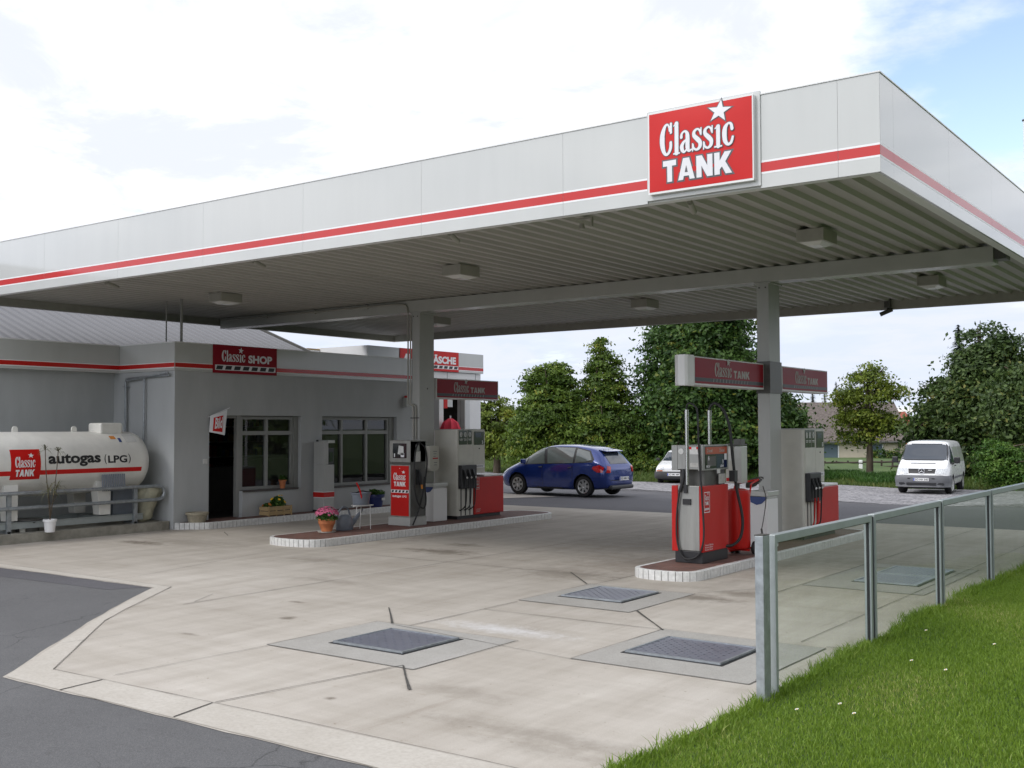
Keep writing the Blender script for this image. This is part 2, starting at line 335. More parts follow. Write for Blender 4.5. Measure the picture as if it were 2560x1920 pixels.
def block(mb, fn, s, x, y, w, hgt, h, mi=0, grow=0):
    tot = sum(BL[c][0] for c in s) + .09*(len(s)-1); k = w / tot; cx = x
    for c in s:
        cw, polys = BL[c]
        for p in polys:
            q = p
            if grow:
                n = len(p); q = []
                for i in range(n):
                    a, b, c3 = Vector(p[i-1]), Vector(p[i]), Vector(p[(i+1) % n])
                    d1 = (b-a).normalized(); d2 = (c3-b).normalized(); n1 = Vector((-d1.y, d1.x)); n2 = Vector((-d2.y, d2.x)); nn = (n1+n2)
                    nn = nn.normalized() / max(.45, math.sqrt(max(0, (1+n1.dot(n2))/2))); q.append(b + nn*grow)
            poly_fill(mb, [fn(cx + a*k, y + b*hgt, h) for a, b in q], mi)
        if c == 'A' and not grow: 
            poly_fill(mb, [fn(cx + a*k, y + b*hgt, h + .0012) for a, b in ((.35,.34),(.51,.34),(.43,.66))], mi + 1 if mi == 0 else mi)
        cx += (cw + .09) * k
def poly_fill(mb, pts, mi=0):
    from mathutils.geometry import tessellate_polygon
    tris = tessellate_polygon([[Vector(p) for p in pts]]); mb.add(pts, [tuple(t) for t in tris], mi)
_tc = {}
def text_tris(s, bold):
    if (s, bold) in _tc: return _tc[(s, bold)]
    cu = bpy.data.curves.new('t', 'FONT'); cu.body = s; cu.size = 1; cu.offset = bold; cu.resolution_u = 3
    o = bpy.data.objects.new('t', cu); C.objects.link(o); dg = bpy.context.evaluated_depsgraph_get(); dg.update()
    me = bpy.data.meshes.new_from_object(o.evaluated_get(dg)); 
    v = np.array([x.co[:2] for x in me.vertices]); me.calc_loop_triangles(); f = [tuple(t.vertices) for t in me.loop_triangles]
    bpy.data.objects.remove(o); bpy.data.curves.remove(cu); bpy.data.meshes.remove(me)
    v = v - v.min(0); sz = v.max(0); _tc[(s, bold)] = (v / sz, f, sz[0] / sz[1]); return _tc[(s, bold)]
def text(mb, fn, s, x, y, w, hgt, h, bold=.02, mi=0):
    v, f, asp = text_tris(s, bold)
    if w is None: w = hgt * asp
    mb.add([fn(x + a*w, y + b*hgt, h) for a, b in v], f, mi)
# planes: fn(a, b, h) -> xyz with a = left-to-right for a viewer, b = up, h = out of the wall
def fX(X, y0=0, z0=0): return lambda a, b, h: (X + h, y0 + a, z0 + b)          # wall facing +X
def fY(Y, x0=0, z0=0): return lambda a, b, h: (x0 + a, Y - h, z0 + b)          # wall facing -Y
def quad(mb, fn, a0, a1, b0, b1, h, mi=0): mb.add([fn(a0,b0,h), fn(a1,b0,h), fn(a1,b1,h), fn(a0,b1,h)], [(0,1,2,3)], mi)
def slab(mb, fn, a0, a1, b0, b1, h0, h1, mi=0): mb.prism([(a0,b0),(a1,b0),(a1,b1),(a0,b1)], h0, h1, fn, mi)
def dashes(mb, fn, a0, a1, b0, b1, h, n, mw, mk, fill=.80, lean=.28):
    """row of slanted dark blocks on a white strip"""
    quad(mb, fn, a0, a1, b0, b1, h, mw); p = (a1 - a0) / n; m = (b1 - b0) * .14; sl_ = (b1-b0) * lean
    for i in range(n):
        x = a0 + i*p + p*(1-fill)/2
        mb.add([fn(x, b0+m, h+.001), fn(x+p*fill-sl_, b0+m, h+.001), fn(x+p*fill, b1-m, h+.001), fn(x+sl_, b1-m, h+.001)], [(0,1,2,3)], mk)

# ------------------------------------------------------------------ ground
def G(x, y):
    return 0.0 if y <= 28 else -.02 * (min(y, 60) - 28)
YB = [(-400, 120), (-60, 58), (-40, 50), (-24, 40.3), (-21, 40.8), (-18.5, 44.5), (-15, 43.6), (-12, 41.6), (-9, 43), (0, 47), (60, 60), (400, 90)]
def yb(x):
    for (a, b), (c, d) in zip(YB, YB[1:]):
        if a <= x <= c: return b + (d - b) * (x - a) / (c - a)
    return 60
def sst(t): t = max(0, min(1, t)); return t * t * (3 - 2 * t)
def GB(x, y):
    h = G(x, y) + .62 * sst((y - yb(x)) / 5.0) * (1 if x < -21 else .35 if x > -19 else .35 + .65*(-19-x)/2)
    return h
def terrain():
    xs = [-1500, -600, -300, -150, -100, -80, -65] + [-55 + 1.25*i for i in range(61)] + [30, 45, 80, 150, 300, 600, 1500]
    ys = [-600, -200, -60, -20, 0, 3, 20, 28, 30] + [31 + 1.0*i for i in range(50)] + [84, 90, 100, 120, 150, 220, 350, 600, 1000, 2500]
    mb = MB(); n = len(xs)
    mb.v = [(x, y, GB(x, y) - .03) for y in ys for x in xs]
    mb.f = [(j*n+i, j*n+i+1, (j+1)*n+i+1, (j+1)*n+i) for j in range(len(ys)-1) for i in range(n-1)]; mb.m = [0]*len(mb.f)
    g = mat('meadow_grass', (.075, .12, .022), .95, col2=(.045, .085, .018), vs=.8, det=9, bump=.5, bs=9)
    return struct(mb.build('ground', g, smooth=60))
terrain()
def ground_mat(name, kind):
    m = bpy.data.materials.new(name); m.use_nodes = True; nt = m.node_tree; N = nt.nodes; L = nt.links; b = N['Principled BSDF']
    tc = N.new('ShaderNodeTexCoord'); P = tc.outputs['Object']
    def noise(sc, det=5, rough=.6, st=None, src=None):
        x = N.new('ShaderNodeTexNoise'); x.inputs['Scale'].default_value = sc; x.inputs['Detail'].default_value = det; x.inputs['Roughness'].default_value = rough
        if st:
            mp = N.new('ShaderNodeMapping'); mp.inputs['Scale'].default_value = st[:3]; mp.inputs['Rotation'].default_value = (0, 0, R(st[3]) if len(st) > 3 else 0)
            L.new(P, mp.inputs[0]); L.new(mp.outputs[0], x.inputs['Vector'])
        else: L.new(P, x.inputs['Vector'])
        return x.outputs[0]
    def ramp(src, a, b_, ca, cb):
        r = N.new('ShaderNodeValToRGB'); e = r.color_ramp.elements; e[0].position = a; e[1].position = b_; e[0].color = (*ca, 1); e[1].color = (*cb, 1); L.new(src, r.inputs[0]); return r.outputs[0]
    def mul(a, b_, f=1, mode='MULTIPLY'):
        x = N.new('ShaderNodeMix'); x.data_type = 'RGBA'; x.blend_type = mode
        if isinstance(f, (int, float)): x.inputs[0].default_value = f
        else: L.new(f, x.inputs[0])
        for s_, i in ((a, 6), (b_, 7)):
            if isinstance(s_, tuple): x.inputs[i].default_value = (*s_, 1)
            else: L.new(s_, x.inputs[i])
        return x.outputs[2]
    def math_(op, a, b_=None, c=None, clamp=False):
        x = N.new('ShaderNodeMath'); x.operation = op; x.use_clamp = clamp
        for s_, i in ((a, 0), (b_, 1), (c, 2)):
            if s_ is None: continue
            if isinstance(s_, (int, float)): x.inputs[i].default_value = s_
            else: L.new(s_, x.inputs[i])
        return x.outputs[0]
    bp = N.new('ShaderNodeBump'); bp.inputs['Distance'].default_value = .004
    if kind == 'concrete':
        c = ramp(noise(.35, 6, .6), .35, .68, (.435, .40, .35), (.55, .515, .462))
        c = mul(c, ramp(noise(2.2, 7, .65, (1.6, .22, 1, 28)), .30, .72, (.84, .82, .80), (1.06, 1.06, 1.06)))      # broom and tyre streaks
        c = mul(c, ramp(noise(2.0, 6, .7, (.3, 1.6, 1)), .32, .60, (.90, .89, .87), (1.02, 1.02, 1.02)))
        c = mul(c, ramp(noise(120, 2, .7), .35, .75, (.86, .86, .86), (1.10, 1.10, 1.10)))
        c = mul(c, ramp(noise(7, 5, .8), .60, .78, (1, 1, 1), (.80, .76, .70)))
        c = mul(c, ramp(noise(16, 3, .55), .695, .72, (1, 1, 1), (.70, .66, .60)))        # drips and chewing gum
        c = mul(c, ramp(noise(3.2, 8, .75, (1, .08, 1, -6)), .60, .66, (1, 1, 1), (.90, .885, .87)))   # tyre tracks along the lanes
        # oil and tyre stains of their own shape
        nn = noise(5, 5, .7); geo = N.new('ShaderNodeSeparateXYZ'); L.new(P, geo.inputs[0])
        tot = None
        for (x, y, rx, ry, s_) in ((-11.6, 13.9, .8, .35, .75), (-11.9, 14.9, .4, .25, .6), (-12.4, 11.9, .7, .35, .35), (-10.6, 10.4, .8, .2, .3), (-8.3, 12.8, 1.0, .6, .45), (-5.9, 11.9, .6, .28, .7), (-5.6, 12.5, .35, .3, .6), (-16.9, 11.9, .7, .25, .85), (-5.35, 6.6, .5, .18, .3), (-4.1, 6.0, 1.1, .18, .38), (-8.0, 14.4, 1.6, 1.3, .38), (-9.4, 16.8, 1.2, 3.0, .30), (-16.3, 12.4, 1.5, .5, .3), (-4.6, 16.3, 1.6, 1.0, .40), (-6.15, 14.8, .3, 2.4, .3), (-13.3, 16.5, .35, 2.4, .35), (-4.0, 5.75, .6, .15, .3), (-7.2,7.9,.14,.07,.7), (-8.9,8.1,.1,.1,.8), (-9.6,8.9,.12,.06,.8), (-6.0,5.9,.07,.05,.9), (-9.0,6.9,.2,.05,.5)):
            ax = math_('DIVIDE', math_('SUBTRACT', geo.outputs[0], x), rx); ay = math_('DIVIDE', math_('SUBTRACT', geo.outputs[1], y), ry)
            d = math_('SQRT', math_('ADD', math_('MULTIPLY', ax, ax), math_('MULTIPLY', ay, ay)))
            d = math_('ADD', d, math_('MULTIPLY', math_('SUBTRACT', nn, .5), 2.6))
            v = math_('MULTIPLY', math_('SUBTRACT', 1.15, d, clamp=True), s_)
            tot = v if tot is None else math_('MAXIMUM', tot, v)
        c = mul(c, (.13, .105, .075), tot, 'MIX')
        # pale washed patch
        ax = math_('DIVIDE', math_('SUBTRACT', geo.outputs[0], -6.6), 1.1); ay = math_('DIVIDE', math_('SUBTRACT', geo.outputs[1], 8.9), .28)
        d = math_('ADD', math_('SQRT', math_('ADD', math_('MULTIPLY', ax, ax), math_('MULTIPLY', ay, ay))), math_('MULTIPLY', math_('SUBTRACT', noise(9, 5, .8), .5), 2.4))
        c = mul(c, (.66, .66, .66), math_('MULTIPLY', math_('SUBTRACT', .9, d, clamp=True), .7), 'MIX')
        L.new(c, b.inputs['Base Color']); b.inputs['Roughness'].default_value = .85; bp.inputs['Strength'].default_value = .35; L.new(noise(55, 6, .7), bp.inputs['Height'])
    elif kind == 'band':
        c = ramp(noise(1.2, 7, .7), .3, .7, (.435, .402, .355), (.525, .495, .447))
        c = mul(c, ramp(noise(28, 5, .8), .42, .66, (1.03, 1.03, 1.02), (.88, .865, .84)))
        L.new(c, b.inputs['Base Color']); b.inputs['Roughness'].default_value = .9; bp.inputs['Strength'].default_value = .5; L.new(noise(60, 6, .8), bp.inputs['Height'])
    elif kind == 'patch':
        c = ramp(noise(1.5, 7, .7), .3, .7, (.33, .315, .285), (.42, .405, .375))
        c = mul(c, ramp(noise(90, 3, .8), .35, .7, (.8, .8, .8), (1.12, 1.12, 1.12)))
        L.new(c, b.inputs['Base Color']); b.inputs['Roughness'].default_value = .9; bp.inputs['Strength'].default_value = .4; L.new(noise(80, 6, .8), bp.inputs['Height'])
    elif kind in ('asphalt', 'roadasphalt'):
        k = (.125, .125, .127) if kind == 'asphalt' else (.105, .103, .112)
        c = ramp(noise(.5, 6, .6), .3, .7, tuple(q*.84 for q in k), tuple(q*1.12 for q in k))
        c = mul(c, ramp(noise(70, 2, .6), .60, .68, (1, 1, 1), (1.35, 1.33, 1.28)))
        c = mul(c, ramp(noise(160, 2, .8), .38, .72, (.66, .66, .66), (1.42, 1.42, 1.42)))
        c = mul(c, ramp(noise(6, 6, .75), .56, .72, (1, 1, 1), (.80, .79, .78)))
        c = mul(c, ramp(noise(30, 3, .5), .74, .78, (1, 1, 1), (1.5, 1.48, 1.4)))
        if kind == 'asphalt':     # fine cracks
            vo = N.new('ShaderNodeTexVoronoi'); vo.feature = 'DISTANCE_TO_EDGE'; vo.inputs['Scale'].default_value = .9
            mp = N.new('ShaderNodeMix'); mp.data_type = 'RGBA'; mp.inputs[0].default_value = .22
            nz = N.new('ShaderNodeTexNoise'); nz.inputs['Scale'].default_value = 2.5; nz.inputs['Detail'].default_value = 6; L.new(P, nz.inputs['Vector'])
            L.new(P, mp.inputs[6]); L.new(nz.outputs['Color'], mp.inputs[7]); L.new(mp.outputs[2], vo.inputs['Vector'])
            k1 = ramp(vo.outputs['Distance'], .0, .006, (.45, .45, .45), (1, 1, 1))
            c = mul(c, k1, ramp(noise(.8, 3, .5), .50, .58, (0, 0, 0), (1, 1, 1)))
        L.new(c, b.inputs['Base Color']); b.inputs['Roughness'].default_value = .85; bp.inputs['Strength'].default_value = .8; L.new(noise(140, 4, .8), bp.inputs['Height'])
    elif kind == 'gravel':
        vo = N.new('ShaderNodeTexVoronoi'); vo.inputs['Scale'].default_value = 13; L.new(P, vo.inputs['Vector'])
        sp = N.new('ShaderNodeSeparateColor'); L.new(vo.outputs['Color'], sp.inputs[0])
        c = ramp(sp.outputs[0], .1, .9, (.13, .127, .137), (.42, .41, .42))
        c = mul(c, ramp(noise(.7, 6, .7), .35, .7, (.75, .75, .76), (1.15, 1.14, 1.12)))
        L.new(c, b.inputs['Base Color']); b.inputs['Roughness'].default_value = .9; bp.inputs['Strength'].default_value = 1; bp.inputs['Distance'].default_value = .03; L.new(vo.outputs['Distance'], bp.inputs['Height'])
    elif kind == 'brick':
        br = N.new('ShaderNodeTexBrick'); br.inputs['Scale'].default_value = 1; br.inputs['Brick Width'].default_value = .20; br.inputs['Row Height'].default_value = .10; br.inputs['Mortar Size'].default_value = .006
        br.inputs['Color1'].default_value = (.185, .088, .068, 1); br.inputs['Color2'].default_value = (.145, .070, .055, 1); br.inputs['Mortar'].default_value = (.16, .13, .11, 1)
        L.new(P, br.inputs['Vector']); c = mul(br.outputs['Color'], ramp(noise(3, 6, .7), .3, .7, (.7, .7, .7), (1.2, 1.2, 1.2)))
        L.new(c, b.inputs['Base Color']); b.inputs['Roughness'].default_value = .75; bp.inputs['Strength'].default_value = .4; L.new(br.outputs['Fac'], bp.inputs['Height']); bp.invert = True
    L.new(bp.outputs[0], b.inputs['Normal']); return m
GM = {k: ground_mat(k + '_surface', k) for k in ('concrete', 'band', 'patch', 'asphalt', 'roadasphalt', 'gravel', 'brick')}
def sheet(name, poly, off, mt, parent=None, wob=0, st=True, seg=.25, zf=G):
    pts = []
    n = len(poly)
    for i in range(n):
        a = Vector(poly[i]); b = Vector(poly[(i+1) % n]); k = max(1, int((b-a).length / seg)) if wob else 1
        d = (b - a).normalized() if (b-a).length else Vector((1,0)); nn = Vector((-d.y, d.x))
        for j in range(k):
            p = a.lerp(b, j / k)
            if wob and j: p = p + nn * random.uniform(-wob, wob)
            pts.append(p)
    bm = bmesh.new(); vs = [bm.verts.new((p.x, p.y, 0)) for p in pts]; f = bm.faces.new(vs)
    bmesh.ops.triangulate(bm, faces=[f])
    for y in (28, 40, 60):
        bmesh.ops.bisect_plane(bm, geom=bm.verts[:] + bm.edges[:] + bm.faces[:], plane_co=(0, y, 0), plane_no=(0, 1, 0))
    for v in bm.verts: v.co.z = zf(v.co.x, v.co.y) + off
    bmesh.ops.recalc_face_normals(bm, faces=bm.faces)
    me = bpy.data.meshes.new(name); bm.to_mesh(me); bm.free()
    if len(me.polygons) and sum(p.normal.z for p in me.polygons) < 0: me.flip_normals()
    me.materials.append(mt); o = bpy.data.objects.new(name, me); C.objects.link(o); o.parent = parent
    if st: struct(o)
    return o
grav = [(-120, 60), (-60, 52), (-35, 38), (-20, 33.6), (-15.5, 32.0), (-11.5, 30.9), (-9.1, 29.6), (-7.6, 29.9), (-6.2, 33), (-5, 38), (2, 42), (60, 48)]
ybp = [(x, y + .35) for x, y in YB if -60 <= x <= 60]
sheet('gravel', grav + ybp[::-1] , -.008, GM['gravel'], wob=.12, seg=.6)
sheet('road', [(60, -80), (60, 49), (2, 43), (-5, 39), (-6.2, 33.8)] + [(-7.6, 30.0), (-9.1, 29.8), (-11.5, 31.1), (-15.5, 32.2), (-20, 33.8), (-35, 38.3), (-60, 52.5), (-120, 62), (-120, -80)], -.012, GM['roadasphalt'])
sheet('asphalt', [(-3.34, -30), (-3.34, 5.6), (-3.6, 5.2), (-8.6, 5.2), (-12.0, 8.9), (-30, 8.8), (-30, -30)], -.004, GM['asphalt'])
sheet('asphalt_patch', [(-30, 8.6), (-12.02, 8.80), (-12.35, 8.20), (-16, 8.02), (-30, 7.75)], -.0015, GM['roadasphalt'], wob=.012)
fore = [(-3.36, 4.86), (-8.72, 4.83), (-10.58, 6.88), (-11.12, 7.52), (-12.0, 8.62), (-30, 8.42), (-30, 10.0), (-20.4, 10.0), (-18.7, 13.3), (-21.5, 23.2), (-4.0, 23.25), (2.5, 22.9), (2.5, 13), (-3.36, 13)]
fc = sheet('forecourt', fore, 0.0, GM['concrete'], wob=.012)
sheet('apron', [(-17.95, 26.9), (-21.2, 27.6), (-30, 29), (-30, 23.3), (-20.2, 23.3)], -.001, GM['concrete'])
band = sheet('gutter_band', [(-3.36, 4.87), (-8.70, 4.85), (-10.55, 6.90), (-11.1, 7.54), (-11.98, 8.64), (-30, 8.46), (-30, 8.80), (-11.85, 8.80), (-10.85, 7.45), (-10.35, 6.85), (-8.62, 5.22), (-5.7, 5.30), (-3.36, 5.34)], .004, GM['band'], wob=.006)
jl = MB()
def jline(p, q, w=.012, mb=None):
    a = Vector(p); b = Vector(q); n_ = max(2, int((b-a).length / .35)); d = (b-a).normalized(); nn = Vector((-d.y, d.x)); P = []
    for i in range(n_+1):
        c = a.lerp(b, i/n_) + nn*random.uniform(-.004, .004); ww = w*random.uniform(.5, 1.15)/2
        P.append((c.x+nn.x*ww, c.y+nn.y*ww, .0085)); P.append((c.x-nn.x*ww, c.y-nn.y*ww, .0085))
    (mb or jl).add(P, [(2*i, 2*i+1, 2*i+3, 2*i+2) for i in range(n_)])
for a, b, w in [((-8.62,5.22),(-5.7,5.31),.008), ((-5.7,5.31),(-3.4,5.34),.008), ((-8.62,5.22),(-10.35,6.85),.006), ((-10.35,6.85),(-11.85,8.80),.006), ((-11.85,8.8),(-20,8.82),.008),
 ((-7.94,5.25),(-7.9,4.84),.02), ((-6.6,5.28),(-6.5,4.86),.02), ((-6.6,5.3),(-6.3,7.06),.014), ((-8.0,5.4),(-7.9,6.95),.008), ((-7.5,8.5),(-7.5,10.4),.012), ((-7.5,12.1),(-7.5,23),.012), ((-10.55,8.0),(-10.55,23.1),.012),
 ((-13.2,12.85),(-7.5,12.8),.012), ((-17.5,8.9),(-17.5,13),.008), ((-13.0,8.9),(-14.1,13.0),.008), ((-5.25,8.1),(-7.7,8.45),.008), ((-5.25,9.8),(-7.5,9.75),.010), ((-6.05,10.65),(-5.25,9.78),.028),
 ((-8.39,12.92),(-7.6,12.09),.022), ((-8.44,9.21),(-7.73,8.48),.026), ((-6.29,7.04),(-5.68,6.43),.028), ((-3.62,8.30),(-3.36,7.95),.012), ((-3.62,9.9),(-3.36,10.0),.014),
 ((-5.3,12.3),(-5.3,23),.012), ((-6.07,12.2),(-5.3,13.4),.008), ((-3.9,10.0),(-3.9,23),.010), ((-13.0,18.0),(-7.5,18.0),.010), ((-6.4,17.9),(-3.5,17.9),.010), ((-16.6,13.6),(-17.2,14.0),.02), ((-9.6,5.9),(-9.5,6.5),.006), ((-10.6,8.2),(-10.9,8.7),.010),((-8.5,16),(-8.5,23),.006)]:
    jline(a, b, w)
jl.build('joint_lines', 'joint', fc)
# manhole covers
def cover(label, x0, x1, y0, y1, fx0, fx1, fy0, fy1, dirt=0):
    t = thing('manhole_cover', label, 'manhole cover', ((x0+x1)/2, (y0+y1)/2, 0), 0, 'square tank covers in the forecourt')
    ox, oy = t.location.x, t.location.y
    m = MB(); m.add([(fx0-ox, fy0-oy, .0045), (fx1-ox, fy0-oy, .0045), (fx1-ox+random.uniform(-.03,.03), fy1-oy, .0045), (fx0-ox, fy1-oy, .0045)], [(0,1,2,3)])
    s_ = m.build('surround', GM['patch'], t)
    m = MB()
    for a, b in (((fx0,fy0),(fx1,fy0)),((fx1,fy0),(fx1,fy1)),((fx1,fy1),(fx0,fy1)),((fx0,fy1),(fx0,fy0))): jline((a[0]-ox,a[1]-oy),(b[0]-ox,b[1]-oy), .008, m)
    m.build('surround_joint', 'joint', s_)
    w, d = (x1-x0)/2, (y1-y0)/2
    m = MB(); m.box(-w-.03, w+.03, -d-.03, d+.03, .0052, .008); m.build('gap', 'rubber', t)
    m = MB()
    for a in ((-w, w, -d, -d+.025), (-w, w, d-.025, d), (-w, -w+.025, -d+.025, d-.025), (w-.025, w, -d+.025, d-.025)): m.box(a[0], a[1], a[2], a[3], .009, .026)
    m.build('rim', 'galv', t)
    m = MB(); m.box(-w+.027, w-.027, -d+.027, d-.027, .009, .020)
    k = .055; ny = int((2*d-.08)/k); nx = int((2*w-.08)/k)
    for i in range(nx):
        for j in range(ny):
            cx = -w+.05+i*k; cy = -d+.05+j*k; s = 1 if (i+j) % 2 else -1; L_ = .017; q = .005; zq = -.010
            dx, dy = L_*.707, L_*.707*s
            m.add([(cx-dx, cy-dy, .0202), (cx+q*s, cy-q, .0240), (cx+dx, cy+dy, .0202), (cx-q*s, cy+q, .0240)], [(0,1,2,3)])
    m.build('plate', 'plate', t)
cover('square chequer plate cover nearest the camera, left of the near pair', -7.50, -6.62, 7.40, 8.22, -7.95, -6.12, 6.98, 8.50)
cover('square chequer plate cover beside the first galvanised fence post', -5.02, -4.08, 8.62, 9.45, -5.28, -3.60, 8.12, 9.84)
cover('pale worn plate cover in front of the right pump island', -7.30, -6.46, 11.02, 11.92, -7.56, -6.06, 10.50, 12.12)
cover('plate cover seen through the glass fence panels', -4.84, -4.03, 14.3, 15.2, -5.28, -3.75, 13.6, 15.9)
cover('second plate cover behind the glass fence, just beyond the first one', -4.84, -4.03, 15.24, 16.1, -5.27, -3.76, 15.92, 16.4)

# ------------------------------------------------------------------ lawn and grasses
def leafmat(name, a, b_, c_=None, trans=.25, yellow=None):
    m = bpy.data.materials.new(name); m.use_nodes = True; nt = m.node_tree; N = nt.nodes; L = nt.links; b = N['Principled BSDF']
    at = N.new('ShaderNodeAttribute'); at.attribute_name = 'tone'
    r = N.new('ShaderNodeValToRGB'); e = r.color_ramp.elements; e[0].color = (*a, 1); e[1].color = (*b_, 1); e[0].position = 0; e[1].position = .8
    if c_: q = r.color_ramp.elements.new(.97); q.color = (*c_, 1)
    L.new(at.outputs['Fac'], r.inputs[0]); L.new(r.outputs[0], b.inputs['Base Color']); b.inputs['Roughness'].default_value = .5; b.inputs['Specular IOR Level'].default_value = .35
    tl = N.new('ShaderNodeBsdfTranslucent'); L.new(r.outputs[0], tl.inputs[0]); mx = N.new('ShaderNodeMixShader'); mx.inputs[0].default_value = trans
    out = N['Material Output']; L.new(b.outputs[0], mx.inputs[1]); L.new(tl.outputs[0], mx.inputs[2]); L.new(mx.outputs[0], out.inputs[0]); return m
def blades(name, n, xf, hmin, hmax, w, mt, zf, lean=.5):
    xy = xf(n); n = len(xy); h = RNG.uniform(hmin, hmax, n); a = RNG.uniform(0, 2*np.pi, n); ln = RNG.uniform(.1, lean, n) * h; b = RNG.uniform(0, 2*np.pi, n)
    z = np.array([zf(x, y) for x, y in xy]); ca, sa = np.cos(a), np.sin(a); W_ = w * RNG.uniform(.6, 1.3, n)
    V = np.zeros((n, 5, 3)); lx, ly = np.cos(b)*ln, np.sin(b)*ln
    V[:, 0] = np.c_[xy[:,0]-ca*W_, xy[:,1]-sa*W_, z-.01]; V[:, 1] = np.c_[xy[:,0]+ca*W_, xy[:,1]+sa*W_, z-.01]
    V[:, 2] = np.c_[xy[:,0]+ca*W_*.8+lx*.35, xy[:,1]+sa*W_*.8+ly*.35, z+h*.55]; V[:, 3] = np.c_[xy[:,0]-ca*W_*.8+lx*.35, xy[:,1]-sa*W_*.8+ly*.35, z+h*.55]
    V[:, 4] = np.c_[xy[:,0]+lx, xy[:,1]+ly, z+h]
    i = np.arange(n)*5; F = np.empty((n*3, 3), int); F[0::3] = np.c_[i, i+1, i+2]; F[1::3] = np.c_[i, i+2, i+3]; F[2::3] = np.c_[i+3, i+2, i+4]
    pat = .5+.25*np.sin(xy[:,0]*2.3+1.7*np.sin(xy[:,1]*1.1))+.25*np.sin(xy[:,1]*1.9+xy[:,0]*3.1); me = npmesh(name, V.reshape(-1, 3), F, [mt], np.repeat(np.clip(RNG.random(n)*.75+pat*.32-.05, 0, 1), 3)); o = bpy.data.objects.new(name, me); C.objects.link(o); return o
def lawnz(x, y):
    return .045 + .02*math.sin(x*1.7+y*.6) + .015*math.sin(y*2.3) + .10*max(0, x+3.1)
def lawn_edge(y): return -3.27 + .035*math.sin(y*3.1) + .02*math.sin(y*9.7)
mb = MB(); xs = [-3.3, -3.2, -3.1, -2.8, -2.2, -1.5, -.5, 1, 3, 8, 25]; ys = [-10, 0, 3, 4.5] + [5 + .25*i for i in range(60)] + [21, 24, 40]
mb.v = [((lawn_edge(y) if i == 0 else x), y, (lawnz(x, y) if x < 3 else lawnz(3, y)) - (.0 if i else .04)) for y in ys for i, x in enumerate(xs)]; n_ = len(xs)
mb.f = [(j*n_+i, j*n_+i+1, (j+1)*n_+i+1, (j+1)*n_+i) for j in range(len(ys)-1) for i in range(n_-1)]; mb.m = [0]*len(mb.f)
struct(mb.build('lawn', mat('lawn_soil', (.045, .085, .012), .95, var=.4, vs=20, bump=.6, bs=30), smooth=80))
def lawn_xy(n):
    y = 4.9 + 13.5 * RNG.random(n)**1.5; x = -3.34 + (.45 + (18.5 - y)/13.5*3.1) * RNG.random(n)
    k = x > np.array([lawn_edge(t) for t in y]) - .03; return np.c_[x[k], y[k]]
M['grass'] = leafmat('grass_blades', (.095, .18, .015), (.23, .345, .04), (.46, .45, .17), .38)
tag(blades('lawn_grass', 250000, lawn_xy, .014, .042, .0028, M['grass'], lawnz, 1.1), 'short mown green lawn along the glass fence', 'grass', kind='stuff')
def edge_xy(n): y = 4.9 + 14 * RNG.random(n); x = np.array([lawn_edge(t) for t in y]) + RNG.normal(.03, .05, n) - .02*(RNG.random(n) < .1); return np.c_[x, y]
tag(blades('edge_grass', 9000, edge_xy, .03, .085, .0035, M['grass'], lawnz, 1.2), 'longer untrimmed grass tufts creeping over the concrete edge', 'grass', kind='stuff')
for x, y in [(-2.55, 8.9), (-2.2, 8.55), (-2.62, 7.45), (-2.42, 7.15), (-2.85, 7.25), (-2.15, 9.9), (-2.9, 10.6)]:
    m = MB(); m.cyl((0,0,0), (0,0,.045), .002, n=5, mi=2)
    for k in range(11):
        t = 2*math.pi*k/11; c, s = math.cos(t), math.sin(t); m.add([(c*.003, s*.003, .046), (c*.013-s*.0035, s*.013+c*.0035, .049), (c*.013+s*.0035, s*.013-c*.0035, .049)], [(0,1,2)], 0)
    m.lathe([(.004,.046),(.004,.050),(.001,.052)], n=8, mi=1)
    o = m.build('daisy', ['white', 'yellow', M['grass']], loc=(x, y, lawnz(x, y)+.012)); o.rotation_euler = (.25, -.2, 0)
    tag(o, 'tiny white daisy growing in the lawn', 'flower', 'daisies in the lawn')
M['wild'] = leafmat('wild_grass', (.05, .085, .02), (.14, .20, .045), (.26, .24, .08), .3)
M['weed'] = leafmat('weeds', (.025, .07, .012), (.075, .17, .03), (.13, .22, .05), .3)
def bank_xy(n):
    x = RNG.uniform(-44, 4, n); y = np.array([yb(t) for t in x]) + .1 + 7*RNG.random(n)**1.4; return np.c_[x, y]
tag(blades('bank_grass', 60000, bank_xy, .06, .24, .016, M['wild'], lambda x, y: GB(x, y)-.03, .8), 'rough uncut grass on the low bank behind the gravel', 'grass', kind='stuff')
def weed_xy(n):
    x = RNG.uniform(-19.5, -11.8, n); y = np.array([yb(t) for t in x]) + .6 + 6*RNG.random(n); k = (np.sin(x*2.1)+np.sin(y*1.3+x)) > -.6; return np.c_[x[k], y[k]]
tag(blades('weeds', 26000, weed_xy, .10, .36, .035, M['weed'], lambda x, y: GB(x, y)-.03, .9), 'dense leafy green weeds in front of the wooden fence', 'ground cover', kind='stuff')

